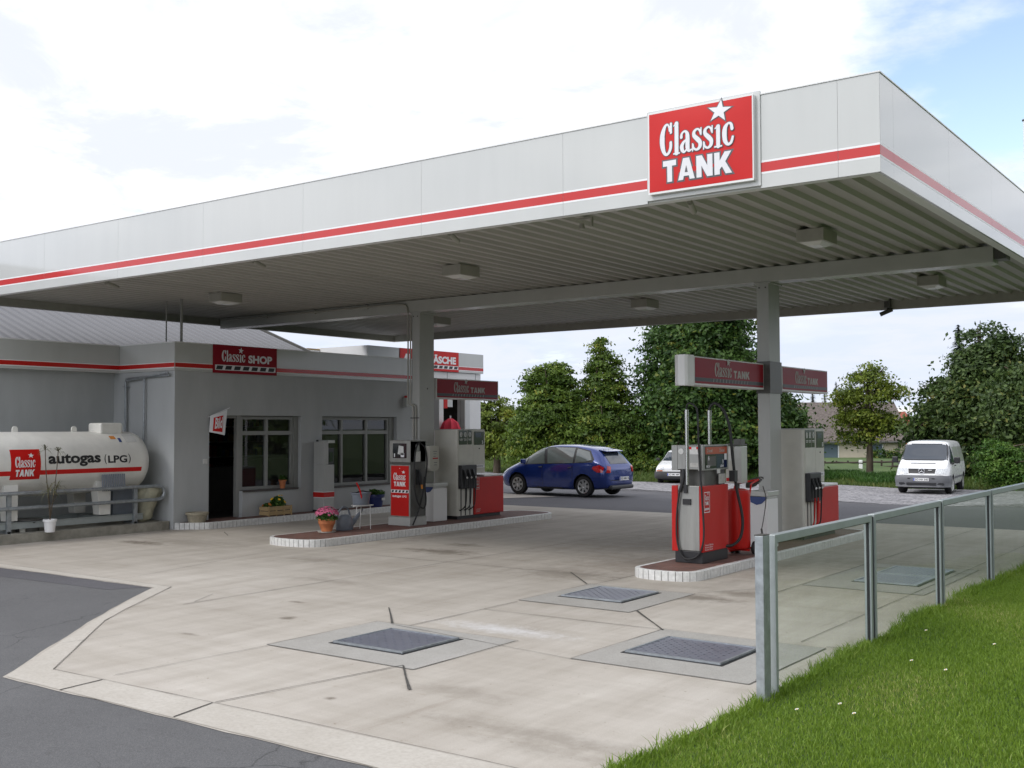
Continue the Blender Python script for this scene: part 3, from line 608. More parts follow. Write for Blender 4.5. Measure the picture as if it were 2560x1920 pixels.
# ------------------------------------------------------------------ canopy
CX0, CX1, CY0, CY1, ZB, ZT = -21.3, -3.27, 10.62, 23.44, 4.533, 5.515
canopy = thing('canopy', 'wide flat forecourt canopy with white fascia and red stripe on two grey columns', 'canopy', (-12.3, 17, 0))
def cb(m, name, mats, **k):
    m.v = [(x+12.3, y-17, z) for x, y, z in m.v]; return m.build(name, mats, canopy, **k)
def fascia_run(m, fn, cuts, gap0=None):
    for a, b in zip(cuts, cuts[1:]):
        if gap0 and abs(a-gap0) < .01: continue
        slab(m, fn, a+.0013, b-.0013, ZB, ZT, -.03, 0, 0)
        slab(m, fn, a+.002, b-.002, 4.700, 4.800, .0003, .0012, 1)
        slab(m, fn, a+.002, b-.002, 4.679, 4.700, .0003, .0012, 2); slab(m, fn, a+.002, b-.002, 4.800, 4.821, .0003, .0012, 2)
m = MB(); fn = fY(CY0)
fascia_run(m, fn, [CX0, -20.2, -18.0, -15.8, -13.6, -11.39, -9.18, -6.98, -5.85, -4.51, -3.69, CX1], -5.85)
slab(m, fn, CX0, CX1-.04, ZB+.01, ZT-.01, -.16, -.032, 3)
cb(m, 'front_fascia', ['panel', 'red', 'white', 'panelw'])
m = MB(); fn = fX(CX1)
fascia_run(m, fn, [CY0+.003, 11.05, 13.19, 15.33, 17.5, 19.65, 21.8, CY1])
slab(m, fn, CY0+.17, CY1-.17, ZB+.01, ZT-.01, -.16, -.032, 3)
cb(m, 'right_fascia', ['panel', 'red', 'white', 'panelw'])
m = MB(); m.box(CX0+.002, CX1-.04, CY1-.14, CY1, ZB, ZT-.01); cb(m, 'back_fascia', 'fixture')
m = MB(); m.box(CX0, CX0+.14, CY0+.17, CY1-.145, ZB, ZT-.01); cb(m, 'left_fascia', 'fixture')
m = MB()
for a in ((CX0-.02, CX1+.008, CY0-.010, CY0+.14), (CX0-.02, CX1+.008, CY1-.12, CY1+.02), (CX1-.14, CX1+.008, CY0+.145, CY1-.125), (CX0-.02, CX0+.14, CY0+.145, CY1-.125)): m.box(*a, ZT+.002, ZT+.016)
cb(m, 'edge_cap', 'panelw')
m = MB(); m.box(CX0+.15, CX1-.17, CY0+.17, CY1-.15, 5.20, 5.25); cb(m, 'roof_sheet', 'roofm')
# trapezoid ceiling sheets, ribs running front to back
m = MB(); p = .265; x = CX0+.145; prof = []
while x < CX1-.17-p:
    prof += [(x, 4.70), (x+.085, 4.70), (x+.115, 4.752), (x+.235, 4.752)]; x += p
prof += [(x, 4.70), (CX1-.165, 4.70)]
for (y0, y1) in ((CY0+.165, 17.1), (17.1, CY1-.145)):
    o = len(m.v); m.v += [(a, y0, z) for a, z in prof] + [(a, y1, z) for a, z in prof]; k = len(prof)
    m.f += [(o+i, o+i+1, o+k+i+1, o+k+i) for i in range(k-1)]; m.m += [0]*(k-1)
cb(m, 'corrugated_ceiling', 'deck')
m = MB(); m.box(CX0+.2, CX1-.35, 17.0, 17.34, 4.452, 4.697); cb(m, 'beam', 'beam', bevel=.008)
m = MB(); m.box(CX1-.349, CX1-.18, 17.03, 17.31, 4.50, 4.697); cb(m, 'beam_end', 'darkgrey')
for x0, x1 in ((-7.32, -7.11), (-14.95, -14.74)):
    m = MB(); m.box(x0, x1, 17.0, 17.46, .12, 4.450); m.box(x0-.04, x1+.04, 16.985, 17.50, 4.425, 4.4505)
    m.cyl((x0+.05, 16.995, 4.36), (x0+.05, 16.985, 4.36), .014, n=8, mi=1); m.cyl((x1-.05, 16.995, 4.36), (x1-.05, 16.985, 4.36), .014, n=8, mi=1); m.cyl((x1, 17.25, 2.86), (x1+.004, 17.25, 2.86), .02, n=8, mi=1)
    cb(m, 'column', ['column', 'darkgrey'], bevel=.006)
# ceiling lamps
lamps = [(-5.28, 14.3, 'box lamp under the canopy nearest the front right corner'), (-11.15, 13.9, 'box lamp under the canopy in front of the left column'), (-17.15, 13.95, 'front box lamp under the canopy nearest the shop roof'),
         (-5.28, 19.95, 'back row box lamp under the canopy near the right edge'), (-11.05, 19.9, 'back row box lamp under the canopy between the two columns'), (-16.8, 20.05, 'small back row box lamp peeking out behind the left column')]
L0 = None
for x, y, lb in lamps:
    if L0 is None:
        L0 = t = thing('canopy_lamp', lb, 'lamp', (x, y, 4.50), 0, 'box lamps under the canopy')
        m = MB(); m.box(-.19, .19, -.26, .26, .03, .20); m.build('housing', 'fixture', t, bevel=.008)
        m = MB(); m.add([(-.16,-.23,.029),(.16,-.23,.029),(.16,.23,.029),(-.16,.23,.029),(-.08,-.12,-.01),(.08,-.12,-.01),(.08,.12,-.01),(-.08,.12,-.01)], [(0,1,5,4),(1,2,6,5),(2,3,7,6),(3,0,4,7),(4,5,6,7)]); m.build('lens', 'reflector', t)
        m = MB(); m.box(-.03, .03, -.05, .05, .20, .265); m.build('bracket', 'darkgrey', t)
    else:
        t = copy_tree(L0); t.location = (x, y, 4.50); t['label'] = lb
# small tube fittings by the front edge
T0 = None
for x, y, lb in ((-5.62, 11.2, 'short grey tube hanging under the canopy edge below the big red sign'), (-9.1, 11.1, 'short grey tube under the canopy edge, second from the right'), (-13.0, 11.1, 'short grey tube under the canopy edge, third from the right'), (-17.0, 11.2, 'short grey tube under the canopy edge, furthest left')):
    if T0 is None:
        T0 = t = thing('tube_spotlight', lb, 'spotlight', (x, y, 4.62), 0, 'tube spotlights behind the front fascia')
        m = MB(); m.cyl((0,0,0), (-.10, .30, -.05), .035, n=12); m.build('tube', 'fixture', t, smooth=40)
        m = MB(); m.box(-.02, .02, -.03, .02, 0, .08); m.build('bracket', 'fixture', t)
    else: t = copy_tree(T0); t.location = (x, y, 4.62); t['label'] = lb
t = thing('ceiling_camera', 'small camera on a bracket under the canopy front left of the red sign', 'camera', (-7.3, 11.6, 4.56))
m = MB(); m.box(-.10, .12, -.02, .02, .12, .14); m.box(.10, .12, -.02, .02, .02, .12); m.build('bracket', 'fixture', t)
m = MB(); m.cyl((-.04,0,.07), (-.04,0,.0), .03, .04, n=10); m.build('body', 'fixture', t, smooth=40)
t = thing('security_camera', 'dark security camera hanging below the far canopy edge', 'camera', (-7.05, 23.22, 4.56))
m = MB(); m.box(-.06, .06, -.05, .05, .0, .24); m.cyl((0,0,.06), (0,0,-.05), .02, n=8); m.build('bracket', 'darkgrey', t)
m = MB(); m.cyl((.09,.02,-.04), (-.14,-.07,-.14), .042, .046, n=12); m.build('body', 'darkgrey', t, smooth=40)
# conduit on the beam and down the left column
t = thing('conduit_pipes', 'thin grey conduit pipes running along the beam and down the left column', 'pipe', (-15, 17, 0))
m = MB()
for dx in (0, .07):
    m.tube([(-.03+dx, -.03, 4.40), (-.03+dx, -.03, 2.62)], .015, 8, smooth=False); m.tube([(-.03+dx, -.03, 2.62), (-.02+dx, -.03, 2.55), (.10+dx, -.03, 2.50), (.12+dx, -.03, 2.42)], .015, 8)
    m.tube([(.12+dx, -.03, 2.42), (.12+dx, -.03, 1.80)], .015, 8, smooth=False)
m.build('vertical_pipe', 'fixture', t, smooth=50)
m = MB(); m.tube([(-.03, -.03, 4.40), (-.1, -.03, 4.60), (-.4, -.04, 4.64)], .018, 8); m.tube([(-.4, -.04, 4.64), (-6.0, -.04, 4.64)], .018, 8, smooth=False)
for x in (-1.2, -2.8, -4.4): m.box(x-.02, x+.02, -.05, -.005, 4.60, 4.68)
m.build('horizontal_pipe', 'fixture', t, smooth=50)
m = MB(); m.box(.05, .26, -.045, -.005, 2.24, 2.26); m.build('clip', 'darkgrey', t)

# ------------------------------------------------------------------ signs
t = thing('fascia_sign', 'big red illuminated box sign with white star and lettering on the canopy front', 'sign', (-5.2, 10.6, 4.5))
Tm = lambda m: setattr(m, 'v', [(x+5.2, y-10.6, z-4.5) for x, y, z in m.v])
m = MB(); slab(m, fY(10.62), -5.845, -4.505, 4.56, 5.56, -.02, .016, 0); Tm(m); m.build('back_plate', 'panel', t, bevel=.004)
m = MB(); slab(m, fY(10.62), -5.80, -4.555, 4.612, 5.525, .0165, .075, 0); Tm(m); m.build('box_frame', 'panelw', t, bevel=.015)
m = MB(); fn0 = fY(10.62, -5.783, 4.635); FW, FH = 1.215, .87
nx, ny = 12, 9; vs = []
for j in range(ny+1):
    for i in range(nx+1):
        u, v = i/nx, j/ny; b = .012*(1-(2*u-1)**4)*(1-(2*v-1)**4); vs.append(fn0(u*FW, v*FH, .0765+b))
m.add(vs, [(j*(nx+1)+i, j*(nx+1)+i+1, (j+1)*(nx+1)+i+1, (j+1)*(nx+1)+i) for j in range(ny) for i in range(nx)]); Tm(m); m.build('red_face', 'redgloss', t, smooth=60)
def fnl(a, b, h):
    u, v = max(0, min(1, a/FW)), max(0, min(1, b/FH)); return fn0(a, b, h+.0775+.012*(1-(2*u-1)**4)*(1-(2*v-1)**4))
m = MB(); classic(m, fnl, .14, .378, .247, .247, .001, star=False, grow=.032); star5(m, fnl, .853, .765, .142, .126, .0008, .12); block(m, fnl, 'TANK', .177, .086, .812, .235, .0008, grow=.07)
Tm(m); m.build('letter_outline', 'outline', t)
m = MB(); classic(m, fnl, .14, .378, .247, .247, .006, star=False); star5(m, fnl, .853, .765, .142, .126, .0065); block(m, fnl, 'TANK', .177, .086, .812, .235, .006)
Tm(m); m.build('lettering', ['letter', 'outline'], t)

def arm_sign(name, label, X, Y, y0, y1, z0, z1, endcap, let):
    t = thing('arm_sign', label, 'sign', (X, (y0+y1)/2, z0), 0, 'red box signs on the canopy columns')
    off = lambda m: setattr(m, 'v', [(x-X, y-(y0+y1)/2, z-z0) for x, y, z in m.v])
    m = MB(); m.box(X-.24, X, y0, y1, z0, z1); off(m); m.build('housing', 'panelw', t, bevel=.008)
    if endcap:
        m = MB(); m.prism([(X-.245, y0-.002), (X-.225, y0-.16), (X-.14, y0-.235), (X-.03, y0-.235), (X+.006, y0-.20), (X+.006, y0-.002)][::-1], z0-.008, z1+.01, lambda a, b, h: (a, b, h)); off(m); m.build('end_cap', 'panelw', t, bevel=.006)
    fn = fX(X, y0, z0); w, h = y1-y0, z1-z0; m = MB()
    a0 = .03; quad(m, fn, a0, w-.03, .03, h-.02, .003, 0); quad(m, fn, a0, w-.03, .155*h, .265*h, .0042, 1)
    quad(m, fn, a0, w-.03, .265*h, .275*h, .0046, 3); quad(m, fn, a0, w-.03, .145*h, .155*h, .0046, 3)
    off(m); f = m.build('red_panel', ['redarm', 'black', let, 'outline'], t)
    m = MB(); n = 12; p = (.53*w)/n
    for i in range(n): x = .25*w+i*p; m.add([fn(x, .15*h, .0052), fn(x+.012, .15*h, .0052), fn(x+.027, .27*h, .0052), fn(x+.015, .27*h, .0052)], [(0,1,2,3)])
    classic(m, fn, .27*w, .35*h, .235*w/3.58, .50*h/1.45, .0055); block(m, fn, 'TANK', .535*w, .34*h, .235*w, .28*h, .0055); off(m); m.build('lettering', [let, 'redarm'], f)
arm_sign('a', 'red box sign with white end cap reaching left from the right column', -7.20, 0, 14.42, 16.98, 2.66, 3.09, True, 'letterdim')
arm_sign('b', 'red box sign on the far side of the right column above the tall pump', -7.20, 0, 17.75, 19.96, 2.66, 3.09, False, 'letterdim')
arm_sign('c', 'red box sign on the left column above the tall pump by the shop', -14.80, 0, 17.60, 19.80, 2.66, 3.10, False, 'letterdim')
m = MB(); m.box(-7.335, -7.095, 16.99, 17.49, 2.60, 3.13); tag(m.build('sign_clamp', 'darkgrey'), 'grey metal collar around the right column between its two red signs', 'bracket')

# ------------------------------------------------------------------ shop
shop = thing('shop_building', 'low grey rendered shop with white fascia, red stripe and corrugated roof', 'building', (-19, 17, 0))
def sb(m, name, mats, parent=None, **k):
    m.v = [(x+19, y-17, z) for x, y, z in m.v]; return m.build(name, mats, parent or shop, **k)
XW = -18.52
m = MB()
def wallx(m, x0, x1, y0, y1, z0, z1): m.box(x0, x1, y0, y1, z0, z1)
# front wall around the door and the two windows
DY0, DY1, W1, P1, W2a, W2b, YE = 14.66, 15.47, 17.25, 15.55, 17.90, 20.48, 21.7
for a in ((13.79, DY0, 0, 3.30), (DY0, W1, 2.32, 3.30), (P1, W1, .0, .69), (W1, W2a, 0, 3.30), (W2a, W2b, 2.32, 3.30), (W2a, W2b, 0, .665), (W2b, YE, 0, 3.30)):
    m.box(XW-.28, XW, a[0], a[1], a[2], a[3])
m.box(-20.6, XW-.28, 13.79, 14.0, 0, 3.30); m.box(-20.85, -20.6, -8, 14.0, 0, 3.30); m.box(-26, XW-.28, YE-.25, YE, 0, 3.30)
sb(m, 'wall', 'render')
m = MB()
def fr(m, fn, a0, a1): 
    slab(m, fn, a0, a1, 3.225, 3.815, 0, .03, 0); slab(m, fn, a0, a1, 3.297, 3.385, .0305, .033, 1); slab(m, fn, a0, a1, 3.279, 3.297, .0305, .0325, 2); slab(m, fn, a0, a1, 3.385, 3.40, .0305, .0325, 2); slab(m, fn, a0, a1, 3.80, 3.82, .0305, .036, 2)
fr(m, fX(XW), 13.772, YE+.03); fr(m, fY(13.79), -20.40, XW+.026); fr(m, fX(-20.40), -8, 13.755)
m.box(-20.6, -20.402, -8, 13.96, 3.228, 3.81, 0); m.box(-26, XW-.3, YE+.005, YE+.03, 3.225, 3.81, 0)
m.box(XW-.3, XW-.003, 13.80, YE, 3.31, 3.808, 0); m.box(-20.38, XW-.31, 13.80, 14.05, 3.31, 3.805, 0)
sb(m, 'fascia', ['panel', 'red', 'white'])
# interior
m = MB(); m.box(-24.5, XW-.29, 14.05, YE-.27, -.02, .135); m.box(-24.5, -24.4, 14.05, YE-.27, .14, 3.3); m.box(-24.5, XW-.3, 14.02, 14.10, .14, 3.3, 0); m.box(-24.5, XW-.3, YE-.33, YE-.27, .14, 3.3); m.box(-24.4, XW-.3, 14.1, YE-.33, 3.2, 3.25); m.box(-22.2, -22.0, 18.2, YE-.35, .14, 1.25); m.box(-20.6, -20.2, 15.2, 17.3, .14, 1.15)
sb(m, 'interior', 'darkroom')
m = MB()
cols = [(.25,.03,.02),(.3,.2,.03),(.02,.08,.2),(.25,.25,.22),(.03,.12,.04)]
M.update({'prod%d' % i: mat('packet_%d' % i, tuple(q*.7 for q in c), .5, var=.5, vs=30) for i, c in enumerate(cols)})
for sz in range(5):
    z = .5 + sz*.4
    m.box(-23.6, -23.2, 14.6, 20.8, z-.03, z, 5)
    y = 14.7
    while y < 20.6: w = random.uniform(.05, .16); m.box(-23.5, -23.25, y, y+w-.01, z+.001, z+random.uniform(.12, .3), random.randrange(5)); y += w
sb(m, 'shelves', ['prod0', 'prod1', 'prod2', 'prod3', 'prod4', 'frame'])
m = MB(); m.box(-23.15, -23.1, 20.7, 21.2, 2.06, 2.24); sb(m, 'lit_shelf', 'glow')
# door frame and windows
m = MB(); fn = fX(XW); D = -.14
m.box(XW-.20, XW-.12, DY0, DY0+.05, .137, 2.32); m.box(XW-.20, XW-.10, DY1-.0, P1+.03, .137, 2.32); m.box(XW-.20, XW-.12, DY0+.05, DY1, 2.26, 2.32)
sb(m, 'door_frame', 'frame', bevel=.006)
def window(y0, y1, z0, z1, mulls, tz, parentless=None):
    o = MB(); x0, x1 = XW-.20, XW-.12
    o.box(x0, x1, y0, y0+.07, z0, z1); o.box(x0, x1, y1-.07, y1, z0, z1); o.box(x0, x1, y0+.07, y1-.07, z0, z0+.07); o.box(x0, x1, y0+.07, y1-.07, z1-.07, z1)
    ys = [y0+.07]
    for q in mulls: o.box(x0+.002, x1+.003, q-.035, q+.035, z0+.07, z1-.07); ys += [q-.035, q+.035]
    ys.append(y1-.07)
    for a, b in zip(ys[::2], ys[1::2]): o.box(x0+.004, x1+.002, a, b, tz-.045, tz+.045)
    w = sb(o, 'window', 'frame', bevel=.005)
    for a, b in zip(ys[::2], ys[1::2]):
        for c, d in ((z0+.07, tz-.045), (tz+.045, z1-.07)):
            q = MB(); q.add([(x0+.03, a-.01, c-.01), (x0+.03, b+.01, c-.01), (x0+.03, b+.01, d+.01), (x0+.03, a-.01, d+.01)], [(0,1,2,3)]); p_ = sb(q, 'pane', 'pane', w)
    q = MB(); q.box(XW-.12, XW+.035, y0-.02, y1+.03, z0-.035, z0-.001); sb(q, 'sill', 'sill', w)
window(P1+.03, W1-.14, .70, 2.31, [16.33], 1.94)
window(W2a+.0, W2b-.16, .67, 2.31, [18.66, 19.51], 1.94)
m = MB(); m.box(XW-.121, XW-.10, W1-.14, W1-.003, .70, 2.31); sb(m, 'reveal_trim', 'frame'); m = MB(); m.box(XW-.121, XW-.1, W2b-.16, W2b-.003, .67, 2.31); sb(m, 'reveal_trim', 'frame')
# pitched corrugated roof over the back wing
m = MB(); p = .27; y = -9.0; xe, ze, xr = -20.95, 3.80, -28.2; zr = ze + .367*(xe-xr); prof = []
while y < 20.35: prof += [(y, 0), (y+.05, 0), (y+.09, .045), (y+.16, .045), (y+.20, 0)]; y += p
prof.append((20.5, 0)); k = len(prof); o = len(m.v)
m.v += [(xe, a, ze+b) for a, b in prof] + [(xr, a, zr+b) for a, b in prof] + [(2*xr-xe, a, ze+b) for a, b in prof]
for r_ in range(2): m.f += [(r_*k+i, r_*k+i+1, (r_+1)*k+i+1, (r_+1)*k+i) for i in range(k-1)]
m.m += [0]*len(m.f); sb(m, 'roof', 'roofm')
m = MB(); m.add([(xe, 20.5, ze-.12), (xe, 20.56, ze-.12), (xe, 20.56, ze+.07), (xe, 20.5, ze+.07), (xr, 20.5, zr-.12), (xr, 20.56, zr-.12), (xr, 20.56, zr+.07), (xr, 20.5, zr+.07)], [(0,1,2,3),(4,5,6,7),(0,1,5,4),(1,2,6,5),(2,3,7,6),(3,0,4,7)])
m.add([(xe-.1, 20.4, 3.3), (xe-.1, 20.4, ze-.1), (xr, 20.4, zr-.1), (2*xr-xe, 20.4, ze-.1), (2*xr-xe, 20.4, 0), (xe-.1, 20.4, 0)], [(0,1,2,3,4,5)]); sb(m, 'roof_verge', 'darkgrey')
m = MB(); m.box(-28, -18.9, 14.06, YE-.26, 3.32, 3.36); sb(m, 'flat_roof', 'roofm')
# shop sign
t = thing('shop_sign', 'red sign with white star and lettering above the shop door', 'sign', (XW+.03, 15.58, 3.2))
off = lambda m: setattr(m, 'v', [(x-XW-.03, y-15.58, z-3.2) for x, y, z in m.v])
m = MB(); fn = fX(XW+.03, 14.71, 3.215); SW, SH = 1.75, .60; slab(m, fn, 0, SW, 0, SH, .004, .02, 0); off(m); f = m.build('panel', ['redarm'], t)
m = MB(); dashes(m, fn, .05, SW-.04, .062, .175, .021, 7, 0, 1, .82); classic(m, fn, .127*SW, .42*SH, .36*SW/3.58, .40*SH/1.45, .022, star=False); star5(m, fn, .42*SW, .83*SH, .075, .075, .022)
text(m, fn, 'SHOP', .535*SW, .40*SH, .385*SW, .29*SH, .022, .045); off(m); m.build('lettering', ['letter', 'black'], t)
# pipes on the side wall and up to the canopy
t = thing('wall_pipes', 'grey pipes on the side wall of the shop above the gas tank', 'pipe', (-19.3, 13.75, 2.5))
m = MB(); q = lambda *a: [(x+19.3, y-13.75, z-2.5) for x, y, z in a]
m.tube(q((-20.1, 13.73, 1.2), (-20.1, 13.73, 2.98)), .022, 8, smooth=False); m.tube(q((-20.1, 13.73, 2.98), (-20.08, 13.73, 3.08), (-19.98, 13.73, 3.10)), .022, 8); m.tube(q((-19.98, 13.73, 3.10), (-18.62, 13.73, 3.13)), .022, 8, smooth=False)
m.tube(q((-20.05, 13.70, 1.2), (-20.05, 13.70, 3.05)), .014, 8, smooth=False); m.tube(q((-20.05, 13.7, 3.05), (-18.62, 13.7, 3.18)), .02, 8, smooth=False)
m.tube(q((-19.45, 13.73, 1.4), (-19.45, 13.73, 3.08)), .02, 8, smooth=False); m.build('pipe_run', 'galv', t, smooth=50)
m = MB(); m.box(-.86, -.70, -.05, 0, .42, .44); m.build('clip', 'galv', t)
t = thing('riser_pipe', 'thin upright pipe between the shop parapet and the canopy, at the corner', 'pipe', (-18.6, 14.0, 3.6), 0, 'upright pipes above the shop corner')
m = MB(); m.cyl((0,0,0), (0,0,1.25), .028, n=8); m.build('pipe', 'frame', t, smooth=40)
t = thing('riser_pipe', 'thinner upright rod above the shop parapet, left of the thicker pipe', 'pipe', (-19.1, 14.0, 3.6), 0, 'upright pipes above the shop corner')
m = MB(); m.cyl((0,0,0), (0,0,1.25), .014, n=8); m.build('pipe', 'frame', t, smooth=40)
m = MB(); m.box(XW+.001, XW+.03, 14.50, 14.60, 1.31, 1.41); m.cyl((XW+.03, 14.55, 1.36), (XW+.04, 14.55, 1.36), .018, n=10)
tag(m.build('door_button', 'label', bevel=.005), 'small white switch on the wall beside the shop door', 'switch')
t = thing('wall_alarm', 'small grey box with a red cap high on the shop wall', 'alarm box', (XW, 20.75, 2.55))
m = MB(); m.box(.001, .14, -.06, .08, .02, .26); m.build('box', 'column', t, bevel=.01)
m = MB(); m.lathe([(.05,.262),(.05,.30),(.02,.32)], (.07,.01,0), 12); m.build('cap', 'redgloss', t, smooth=40)
# newspaper flag
t = thing('newspaper_flag', 'small white flag with a red square hanging beside the shop door', 'flag', (XW+.05, 14.8, 2.3))
m = MB(); fn = lambda a, b, h: (.02 + a*.25 + h + .02*math.sin(a*9), -.20+a, b)
def grid(m, P, n, fn, h, mi):
    a, b, c, d = [Vector(p) for p in P]; vs = [fn(*( (a.lerp(b, i/n)).lerp(d.lerp(c, i/n), j/n) ), h) for j in range(n+1) for i in range(n+1)]
    m.add(vs, [(j*(n+1)+i, j*(n+1)+i+1, (j+1)*(n+1)+i+1, (j+1)*(n+1)+i) for j in range(n) for i in range(n)], mi)
grid(m, [(-.0,-.33),(.34,-.40),(.40,.14),(.02,.0)], 6, fn, 0, 0); grid(m, [(.07,-.31),(.28,-.335),(.30,.02),(.09,-.03)], 4, fn, .004, 1)
fb = lambda a, b, h: fn(.10+a*.17+b*.02, -.27+b*.25+a*.02, h); text(m, fb, 'Bild', .03, .02, .95, .92, .009, .03, 2); m.build('cloth', ['letter', 'redgloss', 'letter'], t)
m = MB(); m.cyl(fn(-.02, -.02, .0), fn(.46, .18, .0), .008, n=6); m.build('stick', 'letter', t)

# walkway in front of the shop
def kerb_bricks(m, path, h, closed=False, bw=.098, gap=.010, depth=.075, z0=0):
    P = [Vector(p) for p in path]; 
    if closed: P.append(P[0])
    L_ = [0]
    for a, b in zip(P, P[1:]): L_.append(L_[-1] + (b-a).length)
    n = int(L_[-1] / bw)
    def at(s):
        for i in range(len(P)-1):
            if s <= L_[i+1] + 1e-9: return P[i].lerp(P[i+1], (s-L_[i])/max(1e-9, L_[i+1]-L_[i]))
        return P[-1]
    k = L_[-1] / n
    for i in range(n):
        a = at(i*k + gap/2); b = at((i+1)*k - gap/2); d = (b-a).normalized(); nn = Vector((-d.y, d.x)) ; j = random.uniform(-.0025, .0025)
        o = [a - nn*j, b - nn*j, b + nn*depth, a + nn*depth]; vs = []
        e = .012
        for z, ins in ((z0, 0), (h-e, 0), (h+random.uniform(-.001,.001), e)):
            for q, sg in zip(o, (1, 1, -1, -1)): vs.append((q.x + nn.x*ins*sg, q.y + nn.y*ins*sg, z))
        m.add(vs, [(3,2,1,0),(0,1,5,4),(1,2,6,5),(2,3,7,6),(3,0,4,7),(4,5,9,8),(5,6,10,9),(6,7,11,10),(7,4,8,11),(8,9,10,11)])
def inset_poly(path, d):
    n = len(path); o = []
    for i in range(n):
        a, b, c = Vector(path[i-1]), Vector(path[i]), Vector(path[(i+1) % n]); d1 = (b-a).normalized(); d2 = (c-b).normalized()
        n1 = Vector((-d1.y, d1.x)); n2 = Vector((-d2.y, d2.x)); nn = (n1+n2).normalized(); o.append(tuple(b + nn*d / max(.5, nn.dot(n1))))
    return o
walk = thing('walkway', 'raised brick walkway with white tiled kerb in front of the shop', 'walkway', (-18.2, 17, 0))
pth = [(-18.50, 13.80), (-18.12, 14.12), (-18.0, 14.3), (-18.0, YE)]
m = MB(); kerb_bricks(m, [(x+18.2, y-17) for x, y in pth], .136); m.build('kerb', 'kerb', walk)
m = MB(); m.prism([(x+18.2, y-17) for x, y in [(-18.49, 13.82), (-18.125, 14.13), (-18.007, 14.305), (-18.007, YE), (-18.515, YE), (-18.515, 13.82)]], 0, .125, lambda a, b, h: (a, b, h)); m.build('grout', 'joint', walk)
m = MB(); q = [(-18.47, 13.93), (-18.16, 14.20), (-18.075, 14.33), (-18.075, YE), (-18.516, YE), (-18.516, 13.93)]; m.add([(x+18.2, y-17, .1355) for x, y in q], [tuple(range(6))]); m.box(XW-.28+18.2, XW+18.2+.003, DY0-17+.001, DY1-17-.001, 0, .134); m.build('brick_surface', GM['brick'], walk)
def island(label, x0, x1, y0, y1, loc):
    t = thing('pump_island', label, 'pump island', loc, 0, 'kerbed pump islands')
    r = (x1-x0)*.5; pts = []
    for i in range(13): a = math.pi + math.pi*i/12; pts.append(((x0+x1)/2 + r*math.copysign(abs(math.cos(a))**.8, math.cos(a)), y0 + r*.62 + r*.62*math.sin(a)))
    for i in range(13): a = math.pi*i/12; pts.append(((x0+x1)/2 + r*math.copysign(abs(math.cos(a))**.8, math.cos(a)), y1 - r*.62 + r*.62*math.sin(a)))
    pts = [(a-loc[0], b-loc[1]) for a, b in pts]
    m = MB(); kerb_bricks(m, pts, .13, True); m.build('kerb', 'kerb', t)
    m = MB(); m.prism(inset_poly(pts, .007), 0, .12, lambda a, b, h: (a, b, h)); m.build('grout', 'joint', t)
    m = MB(); q = inset_poly(pts, .07); m.add([(a, b, .1285) for a, b in q], [tuple(range(len(q)))]); m.build('brick_surface', GM['brick'], t)
island('long brick pump island with white tiled kerb by the shop', -14.98, -13.68, 12.95, 20.6, (-14.3, 17, 0))
island('long brick pump island with white tiled kerb near the glass fence', -7.50, -6.53, 12.93, 20.3, (-7.0, 17, 0))

# ------------------------------------------------------------------ car wash
cw = thing('car_wash_building', 'white car wash hall with dark open gate behind the shop', 'building', (-21, 25, 0))
def wb(m, name, mats, **k):
    m.v = [(x+21, y-25, z) for x, y, z in m.v]; return m.build(name, mats, cw, **k)
m = MB(); m.box(-21.35, -21.05, 22.1, 22.5, 0, 3.74); m.box(-21.35, -21.05, 26.42, 27.22, 0, 3.74); m.box(-21.35, -21.05, 22.5, 26.42, 3.36, 3.74); m.box(-33, -21.35, 27.0, 27.2, 0, 3.74); m.box(-33, -21.35, 22.1, 22.3, 0, 3.74); m.box(-33.2, -33, 22.1, 27.2, 0, 3.7)
for y in (22.9, 24.3, 25.55, 26.95): m.box(-21.049, -21.045, y, y+.015, 3.37, 3.735, 1)
wb(m, 'wall', ['panelw', 'outline'])
m = MB(); fn = fX(-21); slab(m, fn, 22.03, 27.30, 3.752, 4.355, -.05, 0, 0)
slab(m, fn, 22.03, 27.30, 3.83, 3.925, .0005, .003, 1); slab(m, fn, 22.03, 27.3, 3.81, 3.83, .0005, .003, 2); slab(m, fn, 22.03, 27.3, 3.925, 3.945, .0005, .003, 2); m.box(-23, -21.05, 22.03, 22.08, 3.75, 4.355, 2); m.box(-21.9, -21.052, 27.25, 27.30, 3.752, 4.35, 2); wb(m, 'fascia', ['panel', 'red', 'white'])
m = MB(); m.box(-33, -21.06, 22.1, 27.2, 3.75, 3.8); m.box(-33, -22.9, 21.6, 22.02, 3.9, 4.28); m.box(-33, -22.9, 21.55, 22.06, 4.285, 4.33, 1); wb(m, 'roof', ['panelw', 'wood'])
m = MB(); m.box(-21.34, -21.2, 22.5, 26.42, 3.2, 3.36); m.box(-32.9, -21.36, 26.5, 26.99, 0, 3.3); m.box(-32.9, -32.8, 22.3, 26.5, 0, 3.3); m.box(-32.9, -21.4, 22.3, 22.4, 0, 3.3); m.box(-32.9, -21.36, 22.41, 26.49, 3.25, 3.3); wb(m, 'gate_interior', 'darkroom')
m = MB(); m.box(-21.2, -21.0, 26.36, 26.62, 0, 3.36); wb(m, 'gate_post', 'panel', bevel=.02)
t = thing('car_wash_sign', 'red sign with white capital letters on the car wash fascia', 'sign', (-21, 24.7, 3.75))
off = lambda m: setattr(m, 'v', [(x+21, y-24.7, z-3.75) for x, y, z in m.v])
m = MB(); fn = fX(-21, 23.34, 3.752); SW, SH = 2.69, .603; slab(m, fn, 0, SW, 0, SH, .004, .02, 0); off(m); m.build('panel', 'redgloss', t)
